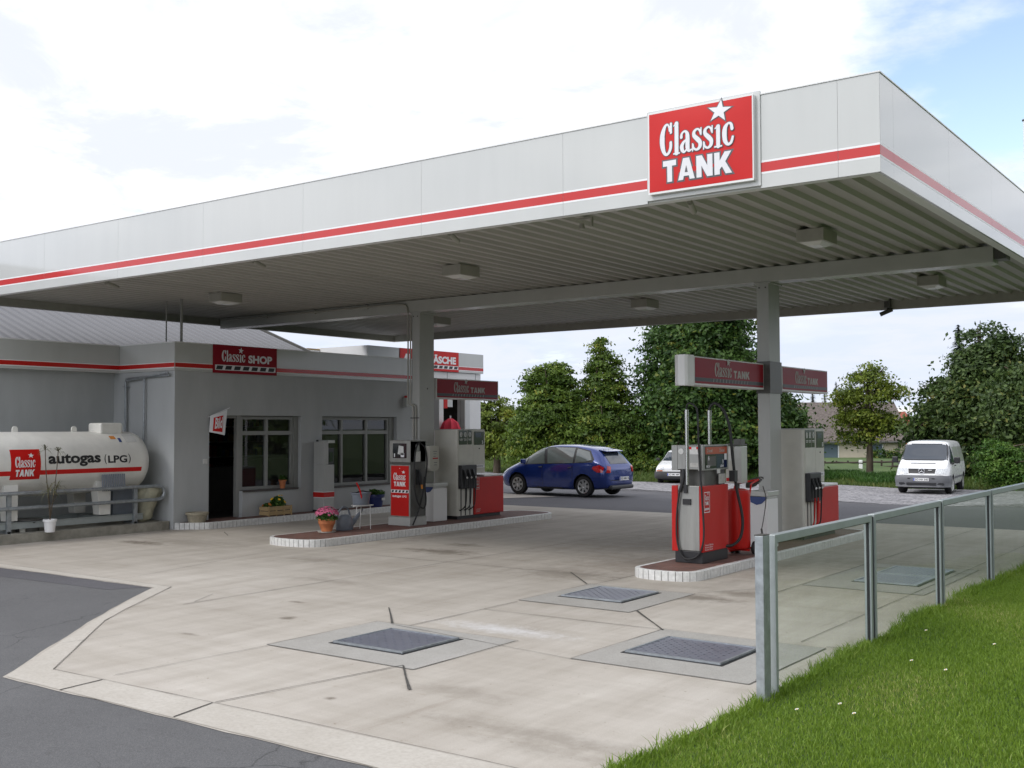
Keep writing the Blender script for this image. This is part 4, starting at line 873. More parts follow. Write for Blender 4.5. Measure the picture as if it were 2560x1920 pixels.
m = MB(); dashes(m, fn, .04, SW-.02, .07, .18, .021, 11, 0, 1, .80); text(m, fn, 'AUTOWÄSCHE', .05*SW, .375*SH, .90*SW, .45*SH, .023, .05); off(m); m.build('lettering', ['white', 'black'], t)
# vacuum station with parasol beside the wash gate
t = thing('vacuum_station', 'white and red vacuum post in front of the car wash gate', 'vacuum cleaner', (-20.5, 24.5, 0))
m = MB(); m.box(-.12, .12, -.12, .08, 0, 2.95); m.build('post', 'panelw', t, bevel=.01)
m = MB(); m.box(-.13, .13, .081, .25, 2.62, 2.95); m.build('red_head', 'redgloss', t)
m = MB(); m.box(-.13, .10, .251, .52, 2.66, 2.95); m.build('grey_head', 'panel', t)
t = thing('closed_parasol', 'folded red parasol standing beside the vacuum post', 'parasol', (-20.1, 24.55, 0))
m = MB(); m.cyl((0,0,0), (0,0,2.4), .025, n=8); m.build('pole', 'panelw', t)
m = MB(); prof = [(.05,2.32),(.10,2.28),(.20,2.2),(.27,2.0),(.29,1.7),(.25,1.2),(.15,.9)]; m.lathe(prof, n=24, sx=1)
m.v = [(x*(1+.16*math.cos(8*math.atan2(y, x))), y*(1+.16*math.cos(8*math.atan2(y, x))), z) for x, y, z in m.v]; m.build('cloth', 'parasol', t, smooth=60)

# ------------------------------------------------------------------ pumps
def logo(m, fn, a, b, w, h, hh, frame=False, mi=0):
    """square trade mark: star, name, capitals"""
    classic(m, fn, a+.10*w, b+.44*h, .74*w/3.58, .42*h/1.45, hh, star=False, mi=mi); star5(m, fn, a+.70*w, b+.90*h, .12*w, .11*h, hh, 0, mi); block(m, fn, 'TANK', a+.13*w, b+.08*h, .70*w, .27*h, hh, mi if mi else 0)
def nozzle(m, p, mi=0, d=(1, 0)):
    x, y, z = p
    m.tube([(x, y, z+.15), (x+.02, y+.01, z+.06), (x+.035, y+.05, z-.03)], .022, 8, mi); m.tube([(x+.035, y+.05, z-.03), (x+.03, y+.06, z-.14)], .018, 8, mi, smooth=False)
def make_pump(label, number):
    # local origin: front right corner of the cabinet at (0,0), y along the island, +x toward the camera side
    t = thing('tall_fuel_pump', label, 'fuel pump', (0, 0, 0), 0, 'tall cream and red fuel pumps')
    W_ = .62
    m = MB(); m.box(-W_+.04, -.03, .03, 1.52, .13, .20); m.build('plinth', 'black', t)
    m = MB(); r = .05; arc = [(-r + r*math.cos(R(a)), r + r*math.sin(R(a))) for a in (-90, -60, -30, 0)]
    m.prism([(-W_, .0)] + arc + [(0, .53), (-W_, .53)], .20, 2.0, lambda a, b, h: (a, b, h))
    m.prism([(-W_, .531), (0, .531), (0, .94), (-W_, .94)], 1.08, 2.0, lambda a, b, h: (a, b, h)); m.build('cabinet', 'cream', t, bevel=.006)
    m = MB(); m.box(-W_+.01, -.01, .01, .93, 2.001, 2.015); m.build('lid', 'column', t)
    m = MB(); m.box(-W_-.02, .02, .55, 1.59, .20, .99); m.build('red_cabinet', 'redpaint', t, bevel=.012)
    m = MB(); m.box(-W_-.015, .015, .90, 1.585, .992, 1.035); m.build('red_cabinet_lid', 'panelw', t, bevel=.012)
    fn = fX(0)
    for i, y in enumerate((.0+.045, .185, .345)):
        m = MB(); slab(m, fn, y, y+.135, 1.69, 1.99, .001, .006, 0)
        c = [(y+.0675+.04*math.cos(R(a)), 1.90+.052*math.sin(R(a))) for a in range(0, 360, 24)]; m.add([fn(a, b, .0075) for a, b in c], [tuple(range(len(c)))], 1)
        quad(m, fn, y+.015, y+.12, 1.80, 1.812, .0075, 1); quad(m, fn, y+.02, y+.115, 1.778, 1.788, .0075, 1)
        text(m, fn, '1', y+.058, 1.875, .018, .05, .009, .03, 0); m.build('grade_panel', ['display', 'label'], t)
    m = MB(); slab(m, fn, .56, .90, 1.68, 1.965, .001, .008, 0); quad(m, fn, .60, .80, 1.84, 1.93, .010, 2); text(m, fn, number, .82, 1.70, .045, .07, .010, .03, 1); m.build('display', ['display', 'letter', 'blueglass'], t)
    m = MB(); m.cyl((0, .74, 1.60), (.008, .74, 1.60), .015, n=10); m.build('lock', 'black', t)
    m = MB(); m.box(.001, .09, .02, .545, .77, 1.26); f = m.build('nozzle_box', 'black', t, bevel=.01)
    m = MB(); quad(m, fn, .56, .93, 1.19, 1.255, .003, 0); text(m, fn, 'WWWWW', .575, 1.2, .30, .04, .0045, .02, 1); m.build('white_strip', ['letter', 'outline'], t)
    for i in range(3):
        y = .12+.15*i; m = MB(); m.tube([(.095, y-.03, 1.17), (.12, y, 1.05), (.125, y+.03, .97)], .024, 8); m.tube([(.125, y+.03, .97), (.12, y+.035, .84)], .018, 8, smooth=False); o = m.build('nozzle', 'black', t, smooth=50)
        m = MB(); m.cyl((.13, y+.02, 1.01), (.155, y+.025, .99), .022, n=10); m.build('hook', 'label', o)
        m = MB(); m.tube([(.12, y+.035, .85), (.11, y+.04, .60), (.10, y+.02, .42), (.07, y-.06, .34), (.03, y-.10, .32)], .0125, 8); m.build('hose', 'rubber', t, smooth=50)
    m = MB()
    for y in (.10, .25, .40): m.box(.0005, .006, y, y+.028, .205, .765)
    m.build('hose_slots', 'black', t)
    m = MB(); fb = fX(.02); a0, b0 = .57, .73
    for q in ((a0, a0+.15, b0, b0+.008), (a0, a0+.15, b0+.24, b0+.248), (a0, a0+.008, b0+.008, b0+.24), (a0+.142, a0+.15, b0+.008, b0+.24)): quad(m, fb, *q, .002)
    logo(m, fb, a0+.005, b0+.07, .14, .165, .0022); 
    for i in range(5): quad(m, fb, a0+.012+.026*i, a0+.032+.026*i, b0+.025, b0+.05, .002)
    for j in range(3): text(m, fb, 'NORDMINERAL'[:9-j], .60, .30-.028*j, .17-.02*j, .018, .002, .0)
    m.build('red_cabinet_mark', ['letterdim', 'letterdim'], t)
    return t
p1 = make_pump('tall cream pump with red cabinet on the island by the shop', '3'); p1.location = (-14.30, 17.70, 0)
p2 = copy_tree(p1); p2.location = (-6.84, 17.80, 0); p2['label'] = 'tall cream pump with red cabinet just behind the right column'
for ch in p2.children:
    if ch.name.startswith('display'):
        m = MB(); fn = fX(0); slab(m, fn, .56, .90, 1.68, 1.965, .001, .008, 0); quad(m, fn, .60, .80, 1.84, 1.93, .010, 2); text(m, fn, '5', .82, 1.70, .045, .07, .010, .03, 1); q = m.build('display', ['display', 'letter', 'blueglass'], p2); bpy.data.objects.remove(ch); break
for ch in [c for c in p2.children if c.name.startswith('hose') and 'slots' not in c.name][:2]:
    ch.data = ch.data.copy(); ch.data.materials[0] = M['redpaint']
# autogas dispenser
t = thing('autogas_dispenser', 'narrow grey autogas dispenser with red lettered front and looped hose', 'fuel pump', (-14.4, 16.2, .13))
fn = fY(-.20); fx = fX(.29)     # local: front at y=-.20, x -.24..0.29
m = MB(); m.box(-.27, .30, -.22, .28, 0, .165); m.build('base', 'column', t, bevel=.006)
m = MB(); m.box(-.24, .285, -.20, .27, .166, 1.19); m.box(-.22, .27, -.185, .25, 1.191, 1.24, 1); m.box(-.25, .29, -.205, .28, 1.241, 1.67); m.build('housing', ['stainless', 'darkgrey'], t, bevel=.006)
m = MB(); slab(m, fn, -.16, .20, 1.32, 1.61, .0065, .010, 0); quad(m, fn, .05, .14, 1.34, 1.42, .012, 1); m.add([fn(-.03,1.40,.012), fn(.13,1.38,.012), fn(.12,1.55,.012), fn(.0,1.57,.012)], [(0,1,2,3)], 3); text(m, fn, '1', -.13, 1.34, .03, .07, .012, .04, 1); m.build('display', ['display', 'letter', 'black', 'label'], t)
m = MB(); slab(m, fn, -.21, .255, .19, 1.17, .001, .005, 0); f = m.build('red_front', 'redgloss', t)
m = MB(); dashes(m, fn, -.21, .255, .64, .70, .006, 5, 0, 1, .74); logo(m, fn, -.19, .74, .44, .34, .007, mi=0); text(m, fn, 'autogas', -.17, .54, .23, .055, .007, .03); text(m, fn, 'LPG', .09, .553, .11, .04, .007, .03); m.cyl(fn(.02, 1.12, .006), fn(.02, 1.12, .012), .008, n=8, mi=0); m.build('lettering', ['white', 'black'], f)
m = MB(); slab(m, fX(.286), -.19, .26, .18, 1.65, .0, .004, 0); m.build('side_panel', 'darkgrey', t)
m = MB(); quad(m, fx, -.08, .10, 1.25, 1.45, .004, 0); quad(m, fx, -.05, .07, 1.46, 1.60, .004, 1); m.build('label', ['label', 'stainless'], t)
m = MB(); m.tube([(.31, .02, 1.62), (.36, -.13, 1.45), (.37, -.17, 1.10), (.36, -.14, .7), (.35, .0, .40), (.35, .15, .34), (.35, .20, .5), (.35, .17, .8), (.36, .22, 1.2), (.35, .18, 1.5), (.31, .05, 1.62)], .016, 8)
m.tube([(.35, .16, .95), (.35, .10, .6), (.35, -.05, .25), (.33, -.17, .02)], .016, 8); m.build('hose', 'rubber', t, smooth=50)
m = MB(); m.box(.291, .33, -.03, .06, .80, 1.10); m.tube([(.34, 0, 1.08), (.37, .03, .97), (.36, .06, .80)], .022, 8); m.cyl((.36, .06, .80), (.35, .08, .72), .02, n=8, mi=1); m.build('filling_gun', ['black', 'orange'], t, smooth=50)
# bin on the left island
def bin_(label, loc, w, d, h, group):
    t = thing('waste_bin', label, 'bin', loc, 0, group)
    m = MB(); m.box(-w/2, w/2, -d/2, d/2, 0, h*.86); m.build('body', 'panelw', t, bevel=.008)
    m = MB(); m.box(-w/2-.015, w/2+.015, -d/2-.015, d/2+.015, h*.905, h); m.box(-w/2+.01, -w/2+.04, -d/2+.01, d/2-.01, h*.861, h*.904); m.box(w/2-.04, w/2-.01, -d/2+.01, d/2-.01, h*.861, h*.904); m.build('lid', 'panel', t, bevel=.012)
    m = MB(); fn = fY(-d/2); pts = [(-w/2+.01, h*.9), (w/2-.01, h*.9), (w/2-.02, h*.86), (w*.18, h*.78), (-w*.1, h*.755), (-w/2+.02, h*.80)]; m.prism(pts[::-1], .002, .012, fn); m.build('liner_bag', 'bluebag', t)
bin_('white waste bin with blue liner beside the autogas dispenser', (-14.52, 17.25, .13), .26, .44, .78, 'waste bins on the islands')
bin_('white waste bin with blue liner behind the red extinguisher trolley', (-7.0, 16.45, .13), .30, .42, .90, 'waste bins on the islands')
t = thing('towel_dispenser', 'beige paper dispenser box fixed to the left column', 'dispenser', (-14.66, 17.28, 1.15))
m = MB(); m.prism([(-.12, .05), (-.06, 0), (.10, 0), (.17, .06), (.17, .52), (-.12, .52)], -.07, .07, lambda a, b, h: (h, a, b)); m.build('box', 'cream', t, bevel=.01)
m = MB(); fn = fX(.07); quad(m, fn, -.04, .13, .25, .275, .002, 0)
for i in range(3): quad(m, fn, -.02, .10-.02*i, .40-.05*i, .41-.05*i, .002, 1)
for i in range(2): quad(m, fn, 0, .10, .17-.05*i, .18-.05*i, .002, 1)
m.build('print', ['redgloss', 'outline'], t)

# diesel pump on the right island
t = thing('diesel_pump', 'old red and steel diesel pump with two hose masts on the right island', 'fuel pump', (-7.05, 14.32, .13))
# local x -.25 .. .24 ; y -.42 .. .42
m = MB(); m.box(-.21, .22, -.42, .40, 0, .17); m.build('plinth', 'black', t, bevel=.008)
m = MB(); m.box(-.155, .175, -.425, .38, .175, 1.085); m.build('body', 'stainless', t, bevel=.006)
m = MB(); m.box(-.255, -.157, -.43, .40, .16, 1.085); m.box(.178, .238, -.43, .40, .16, 1.085); m.build('red_side', 'redpaint', t, bevel=.008)
m = MB(); m.box(-.18, .20, -.30, .36, 1.086, 1.31); m.build('neck', 'darkgrey', t)
m = MB(); m.box(-.255, -.16, -.42, .41, 1.30, 1.655); m.box(-.158, .20, -.42, .41, 1.315, 1.652); m.box(.16, .238, -.425, .415, 1.30, 1.66); m.build('head', 'stainless', t, bevel=.005)
m = MB(); fx = fX(.239); quad(m, fx, -.36, .37, 1.325, 1.64, .002, 3); quad(m, fx, -.35, .0, 1.33, 1.52, .004, 0); quad(m, fx, .0, .36, 1.33, 1.52, .004, 1); quad(m, fx, -.35, .36, 1.53, 1.63, .004, 2); quad(m, fx, -.30, -.02, 1.36, 1.50, .0052, 4); quad(m, fx, .26, .34, 1.44, 1.53, .0055, 5)
text(m, fx, 'Diesel', -.30, 1.555, .17, .05, .006, .01, 6); text(m, fx, 'Diesel', .10, 1.555, .17, .05, .006, .01, 6); text(m, fx, '6', -.27, 1.44, .04, .07, .007, .03, 5); text(m, fx, '1', .20, 1.385, .02, .06, .007, .03, 5); text(m, fx, 'PKW', -.33, 1.335, .12, .038, .007, .02, 5); text(m, fx, 'LKW', .12, 1.335, .12, .038, .007, .02, 5)
m.build('display', ['display', 'blueglass', 'redorange', 'black', 'darkgrey', 'letter', 'letterdim'], t)
m = MB(); fy = fY(-.4255); c = [(-.10+.042*math.cos(R(a)), 1.57+.042*math.sin(R(a))) for a in range(0, 360, 24)]; m.add([fy(a, b, .003) for a, b in c], [tuple(range(15))], 0)
quad(m, fy, .035, .17, 1.53, 1.63, .003, 0); quad(m, fy, .03, .065, 1.60, 1.635, .004, 1); quad(m, fy, .14, .175, 1.60, 1.635, .004, 1); quad(m, fy, .04, .17, 1.35, 1.41, .003, 2); quad(m, fx, .02, .13, 1.25, 1.31, .002, 0); quad(m, fx, .07, .30, 1.10, 1.24, .003, 2); m.build('label', ['label', 'redgloss', 'letterdim'], t)
m = MB(); ff = fX(.238); a0, b0 = -.40, .71
for q in ((a0, a0+.18, b0, b0+.01), (a0, a0+.18, b0+.28, b0+.29), (a0, a0+.01, b0+.01, b0+.28), (a0+.17, a0+.18, b0+.01, b0+.28)): quad(m, ff, *q, .002)
logo(m, ff, a0+.01, b0+.09, .16, .19, .0022)
for i in range(5): quad(m, ff, a0+.018+.03*i, a0+.04+.03*i, b0+.035, b0+.065, .002)
for j in range(3): text(m, ff, 'Notruf Zentrale'[:13-j], -.38, .245-.032*j, .26-.01*j, .022, .002, .004)
m.build('red_side_mark', ['letter', 'letter'], t)
for (x, y) in ((-.005, -.43), (-.02, .33)):
    m = MB(); m.cyl((x, y, 1.10 if y < 0 else 1.66), (x, y, 2.10), .026, n=12); m.cyl((x, y, 2.0), (x, y, 2.16), .030, n=12); o = m.build('mast', 'steel', t, smooth=40)
m = MB(); m.tube([(-.005, -.43, 2.14), (.0, -.43, 2.22), (.05, -.44, 2.25), (.13, -.44, 2.21), (.17, -.44, 2.10), (.19, -.45, 1.6), (.23, -.45, .95), (.25, -.44, .45), (.22, -.45, .22), (.14, -.46, .10), (.0, -.47, .06), (-.10, -.46, .13), (-.16, -.46, .35), (-.155, -.46, .7), (-.11, -.46, 1.02)], .0135, 8)
m.build('hose', 'rubber', t, smooth=50)
m = MB(); m.tube([(-.02, .33, 2.14), (0, .33, 2.22), (.08, .34, 2.26), (.20, .36, 2.15), (.27, .40, 1.9), (.30, .42, 1.5), (.33, .47, 1.05), (.40, .52, .6), (.38, .50, .32), (.30, .40, .20), (.2, .28, .19)], .022, 8); m.build('thick_hose', 'rubber', t, smooth=50)
m = MB(); m.box(.27, .36, .36, .46, 1.12, 1.28); m.build('hose_clamp', 'black', t)
m = MB(); m.tube([(-.06, -.45, 1.32), (-.05, -.46, 1.2), (-.08, -.46, 1.08), (-.11, -.46, 1.0)], .024, 8); m.box(-.05, .0, -.455, -.427, .98, 1.30); m.box(-.07, .05, -.45, -.427, .82, .90); m.build('nozzle', 'black', t, smooth=50)
# box behind the diesel pump
t = thing('service_terminal', 'grey card terminal on a post behind the diesel pump', 'terminal', (-7.02, 15.42, .13))
m = MB(); m.box(-.13, .0, -.06, .18, 1.06, 1.62); m.box(.001, .12, -.04, .18, 1.06, 1.62, 1); m.build('housing', ['cream', 'panel'], t, bevel=.008)
m = MB(); m.box(-.13, .12, -.06, .18, 1.63, 1.655); m.box(.0, .12, -.05, .10, 1.656, 1.73); m.build('top_cap', 'darkgrey', t)
m = MB(); m.box(-.03, .03, .03, .09, 0, 1.059); m.build('post', 'darkgrey', t)
m = MB(); fn = fY(-.06); quad(m, fn, -.11, -.03, 1.40, 1.58, .002, 0); quad(m, fn, -.12, -.02, 1.09, 1.14, .002, 1); m.build('label', ['label', 'redgloss'], t)
# wheeled extinguisher trolley
t = thing('extinguisher_trolley', 'red wheeled extinguisher trolley with black wheels behind the diesel pump', 'trolley', (-6.92, 15.28, .13))
m = MB(); prof = [(.17, .10), (.185, .14), (.185, .90), (.175, .965), (.10, .985)]; m.lathe(prof, (0, 0, 0), 20, sx=1, sy=1); m.build('tank', 'redpaint', t, smooth=50)
m = MB(); m.tube([(.12, .1, .70), (.14, .16, 1.0), (.10, .30, 1.05), (.10, .55, 1.10)], .014, 8); m.tube([(-.12, .1, .70), (-.12, .16, 1.0), (-.10, .30, 1.05), (.10, .55, 1.10)], .014, 8); m.box(-.18, .18, -.02, .02, .06, .09); m.cyl((-.20, .08, .10), (.20, .08, .10), .014, n=8); m.cyl((-.1, -.1, .05), (.19, .50, .10), .012, n=8); m.build('frame', 'redgloss', t, smooth=50)
for x, y in ((.20, .10), (-.16, .10), (.17, .52)):
    m = MB(); m.cyl((x, y, .10), (x+.045, y, .10), .10, n=20); o = m.build('wheel', 'rubber', t, bevel=.01, smooth=30)
    m = MB(); m.cyl((x+.046, y, .10), (x+.052, y, .10), .045, n=14); m.build('hub', 'darkgrey' if x > .18 else 'redgloss', o)
m = MB()
for i in range(4): r0 = .10+.012*i; m.tube([(.02+r0*math.cos(R(a)), .50+.03*i+r0*math.sin(R(a))*.5, 1.02+.02*i+r0*.4*math.sin(R(a+40))) for a in range(0, 360, 30)], .011, 6)
m.tube([(.14, .62, 1.0), (.17, .66, .8), (.13, .66, .5), (.10, .64, .32)], .008, 6); m.cyl((.10, .64, .34), (.14, .62, .14), .016, n=8)
m.build('hose_coil', 'darkgrey', t, smooth=50)

# ------------------------------------------------------------------ customer terminal on the walkway
t = thing('air_water_post', 'grey square post with slanted screen recess and red band by the shop wall', 'post', (-18.27, 17.72, .136))
m = MB(); m.box(-.17, .17, -.165, .165, .02, 1.07); m.box(-.17, .17, -.165, -.02, 1.071, 1.60); m.box(-.17, -.02, -.019, .165, 1.071, 1.56); m.build('body', 'column', t, bevel=.01)
m = MB(); m.box(-.016, .15, -.016, .165, 1.075, 1.45); m.build('recess', 'black', t); m = MB(); m.box(-.17, .18, -.03, .175, 1.561, 1.63); m.build('hood', 'panel', t, bevel=.012)
m = MB(); m.add([(.155, .0, 1.12), (.155, .14, 1.14), (.155, .13, 1.36), (.155, .03, 1.36)], [(0,1,2,3)]); m.build('screen', 'display', t)
m = MB(); m.box(-.173, .173, -.168, .168, .33, .44); m.build('red_band', 'redpaint', t); m = MB(); m.box(-.172, .172, -.167, .167, .445, .455); m.box(-.172, .172, -.167, .167, .315, .325); m.build('white_line', 'white', t)
m = MB(); m.box(-.16, .0, -.19, -.167, -.0, .04); m.box(-.05, .0, -.2, -.17, 1.60, 1.64); m.build('fitting', 'black', t)

# ------------------------------------------------------------------ gas tank and its rail
t = thing('gas_tank', 'long cream horizontal autogas tank with red stripe beside the shop', 'gas tank', (-19.35, 11.5, .18))
TZ, TR, TX = 1.205, .605, 0.0
m = MB(); n = 40; prof = [(-4.0, TR), (1.70, TR)] + [(1.70+.36*math.sin(R(a)), TR*math.cos(R(a))**.7 if a < 90 else .01) for a in (12, 24, 36, 48, 60, 70, 80, 87)]
vs = []
for y, r in prof:
    for k in range(n): a = 2*math.pi*k/n; vs.append((r*math.cos(a), y, TZ+r*math.sin(a)))
m.add(vs, [(i*n+k, i*n+(k+1)%n, (i+1)*n+(k+1)%n, (i+1)*n+k) for i in range(len(prof)-1) for k in range(n)] + [tuple(range((len(prof)-1)*n, len(prof)*n)), tuple(range(n))]); m.build('shell', 'tankw', t, smooth=50)
fc_ = lambda a, b, h: (math.sqrt(max(.001, (TR+h)**2 - (b-TZ)**2)), a-11.5, b)        # a = world y, b = local z
def wrapquad(m, a0, a1, b0, b1, h, mi, nb=8): 
    m.add([fc_(a, b0+(b1-b0)*j/nb, h) for j in range(nb+1) for a in (a0, a1)], [(2*j, 2*j+1, 2*j+3, 2*j+2) for j in range(nb)], mi)
m = MB(); wrapquad(m, 7.6, 13.20, 1.02, 1.105, .002, 0, 3); m.build('red_stripe', 'redgloss', t, smooth=60)
m = MB(); wrapquad(m, 10.48, 11.05, .945, 1.49, .004, 0, 12); o = m.build('red_plate', 'redgloss', t, smooth=60)
m = MB(); f2 = lambda a, b, h: fc_(10.48+a, .945+b, h+.011); logo(m, f2, .02, .02, .52, .46, .002); m.build('plate_lettering', ['white', 'white'], o)
m = MB(); f3 = lambda a, b, h: fc_(11.20+a, 1.20+b, h+.003); text(m, f3, 'autogas', 0, -.045, 1.08, .24, .001, .035); text(m, f3, '(', 1.16, -.02, .05, .19, .001, .005); text(m, f3, 'LPG', 1.24, .0, .42, .145, .001, .03); text(m, f3, ')', 1.69, -.02, .05, .19, .001, .005); m.build('lettering', 'black', t)
m = MB(); wrapquad(m, 12.62, 12.74, 1.66, 1.72, .004, 0, 3); wrapquad(m, 12.78, 12.84, 1.60, 1.68, .004, 1, 3); wrapquad(m, 12.93, 13.18, 1.60, 1.74, .004, 2, 3); m.build('sticker', ['orange', 'bluebag', 'label'], t)
for y in (-.62, .58):
    m = MB(); c = [(.055*math.cos(R(a)), .055*math.sin(R(a))+.05) for a in range(0, 181, 20)]; m.prism([(.055, -.03)] + c + [(-.055, -.03)], -.012, .012, lambda a, b, h: (h, y+a, TZ+TR+b)); m.build('lifting_lug', 'tankw', t)
m = MB(); m.box(-.22, .22, 1.02, 1.52, TZ+TR-.06, TZ+TR+.17); m.build('valve_hood', 'tankw', t, bevel=.04)
for y in (10.56, 12.43):
    for x in (.42, -.42):
        m = MB(); w = .20 if y > 11 else .17; m.add([(x-.11, y-11.5-w*.55, .20), (x+.11, y-11.5-w*.55, .20), (x+.11, y-11.5+w*.62, .20), (x-.11, y-11.5+w*.62, .20), (x-.11, y-11.5-w*.95, .85), (x+.11, y-11.5-w*.95, .85), (x+.11, y-11.5+w*.62, .85), (x-.11, y-11.5+w*.62, .85)], [(0,3,2,1),(4,5,6,7),(0,1,5,4),(1,2,6,5),(2,3,7,6),(3,0,4,7)]); m.build('foot', 'tankw', t, bevel=.008)
m = MB(); m.box(.50, .58, -3.6, 1.75, .06, .17); m.box(.49, .60, -3.6, 1.75, .171, .18); m.box(-.6, -.5, -3.6, 1.7, .06, .17); m.box(-.5, .5, 1.0, 1.08, .06, .16); m.box(-.5, .5, -.9, -.82, .06, .16); m.build('steel_skid', 'galv2', t)
m = MB()
for i in range(13):
    y = .82+.04*i; m.cyl((.60, y, .98+.0*i), (.66, y-.02, .66), .014, n=6)
m.build('radiator_fins', 'plasticgrey', t)
m = MB(); m.box(.35, .42, 1.18, 1.62, .12, .66); m.build('valve_cabinet', 'plasticgrey', t)
pl = MB(); pl.prism([(-20.6, -8), (-18.55, -8), (-18.55, 13.55), (-18.62, 13.78), (-20.6, 13.78)], 0, .17, lambda a, b, h: (a, b, h)); tag(pl.build('tank_plinth', 'plinth', bevel=.03), 'weathered concrete plinth under the gas tank', 'plinth')
t = thing('guard_rail', 'two bar galvanised tube rail in front of the gas tank', 'railing', (-18.68, 12, .17))
m = MB(); m.tube([(0, -8, .71), (0, 1.35, .72)], .035, 10, smooth=False); m.tube([(0, 1.35, .72), (0, 1.50, .72), (0, 1.63, .69), (0, 1.68, .58), (0, 1.63, .48), (0, 1.50, .45), (0, 1.35, .45)], .035, 10); m.tube([(0, 1.35, .45), (0, -8, .44)], .035, 10, smooth=False); m.build('tube', 'galv', t, smooth=50)
for y in (1.05, -1.55, -4.2):
    m = MB(); m.box(-.085, -.04, y-.04, y+.04, 0, .74); m.box(-.4, -.04, y-.03, y+.03, .0, .04); m.build('post', 'galv', t)
def pot(name, label, cat, loc, r0, r1, h, mt, soil=True, sx=1, sy=1, rim=.012, group=None):
    t = thing(name, label, cat, loc, 0, group)
    m = MB(); m.lathe([(r0, 0), (r1*.97, h*.8), (r1+rim, h*.82), (r1+rim, h), (r1-.012, h), (r1-.02, h*.85)], n=24, sx=sx, sy=sy); m.build('pot', mt, t, smooth=40)
    if soil: m = MB(); m.lathe([(r1-.022, h*.84), (.01, h*.88)], n=16, sx=sx, sy=sy); m.build('soil', 'joint', t)
    return t
t = pot('potted_yucca', 'tall spindly plant in a white pot on the edge of the tank plinth', 'plant', (-18.42, 11.05, .175), .085, .11, .23, 'white')
M['yucca'] = leafmat('yucca_leaves', (.06, .07, .03), (.16, .17, .09), (.26, .22, .12), .15)
m = MB(); heads = [((-.02, -.10, 1.50), .16), ((.02, .13, 1.46), .15), ((.0, -.03, .78), .30), ((.03, .10, .80), .26)]
for (p, _) in heads: m.tube([(0, .0, .2), (.01, p[1]*.3, .5), (p[0], p[1]*.8, p[2]*.75), p], .008, 6)
m.build('stems', 'bark', t, smooth=50)
vs = []; fs = []
for (p, L_) in heads:
    p = np.array(p)
    for i in range(24):
        a = random.uniform(0, 6.28); e = random.uniform(-.5, 1.2); d = np.array([math.cos(a)*math.cos(e), math.sin(a)*math.cos(e), math.sin(e)]); s_ = np.array([-math.sin(a), math.cos(a), 0])*.006; q = p+d*L_*.6; r_ = p+d*L_ + np.array([0, 0, -L_*.35]); o = len(vs)
        vs += [p-s_, p+s_, q+s_, q-s_, r_, r_+s_*.1]; fs += [(o, o+1, o+2, o+3), (o+3, o+2, o+5, o+4)]
me = npmesh('leaves', np.array(vs), np.array(fs), [M['yucca']], RNG.random(len(fs))); o = bpy.data.objects.new('leaves', me); C.objects.link(o); o.parent = t
# bag of sand in the corner
t = thing('filled_bag', 'crumpled pale plastic bag leaning in the corner behind the rail', 'bag', (-19.0, 13.45, .17))
m = MB(); prof = [(.10, 0), (.14, .05), (.15, .2), (.20, .42), (.25, .58), (.22, .68), (.10, .72)]; m.lathe(prof, n=24)
m.v = [(x*(1+.18*math.sin(5*math.atan2(y, x)+z*14)) , y*(1+.14*math.sin(7*math.atan2(y, x)-z*11)) + z*.18, z+.03*math.sin(9*x+7*y)) for x, y, z in m.v]; o = m.build('bag', 'bagm', t, smooth=80)
t = thing('green_tub', 'dark tub with a pale rim standing under the gas tank', 'tub', (-19.0, 10.95, .17)); m = MB(); m.lathe([(.20, 0), (.24, .20), (.27, .205), (.27, .225), (.01, .21)], n=20); m.build('tub', 'darkgrey', t, smooth=40)
t = thing('square_planter', 'small cream pot with a brown sprig under the gas tank', 'plant pot', (-18.85, 10.78, .17)); m = MB(); m.lathe([(.055, 0), (.075, .14), (.06, .13)], n=4); m.build('pot', 'cream', t)
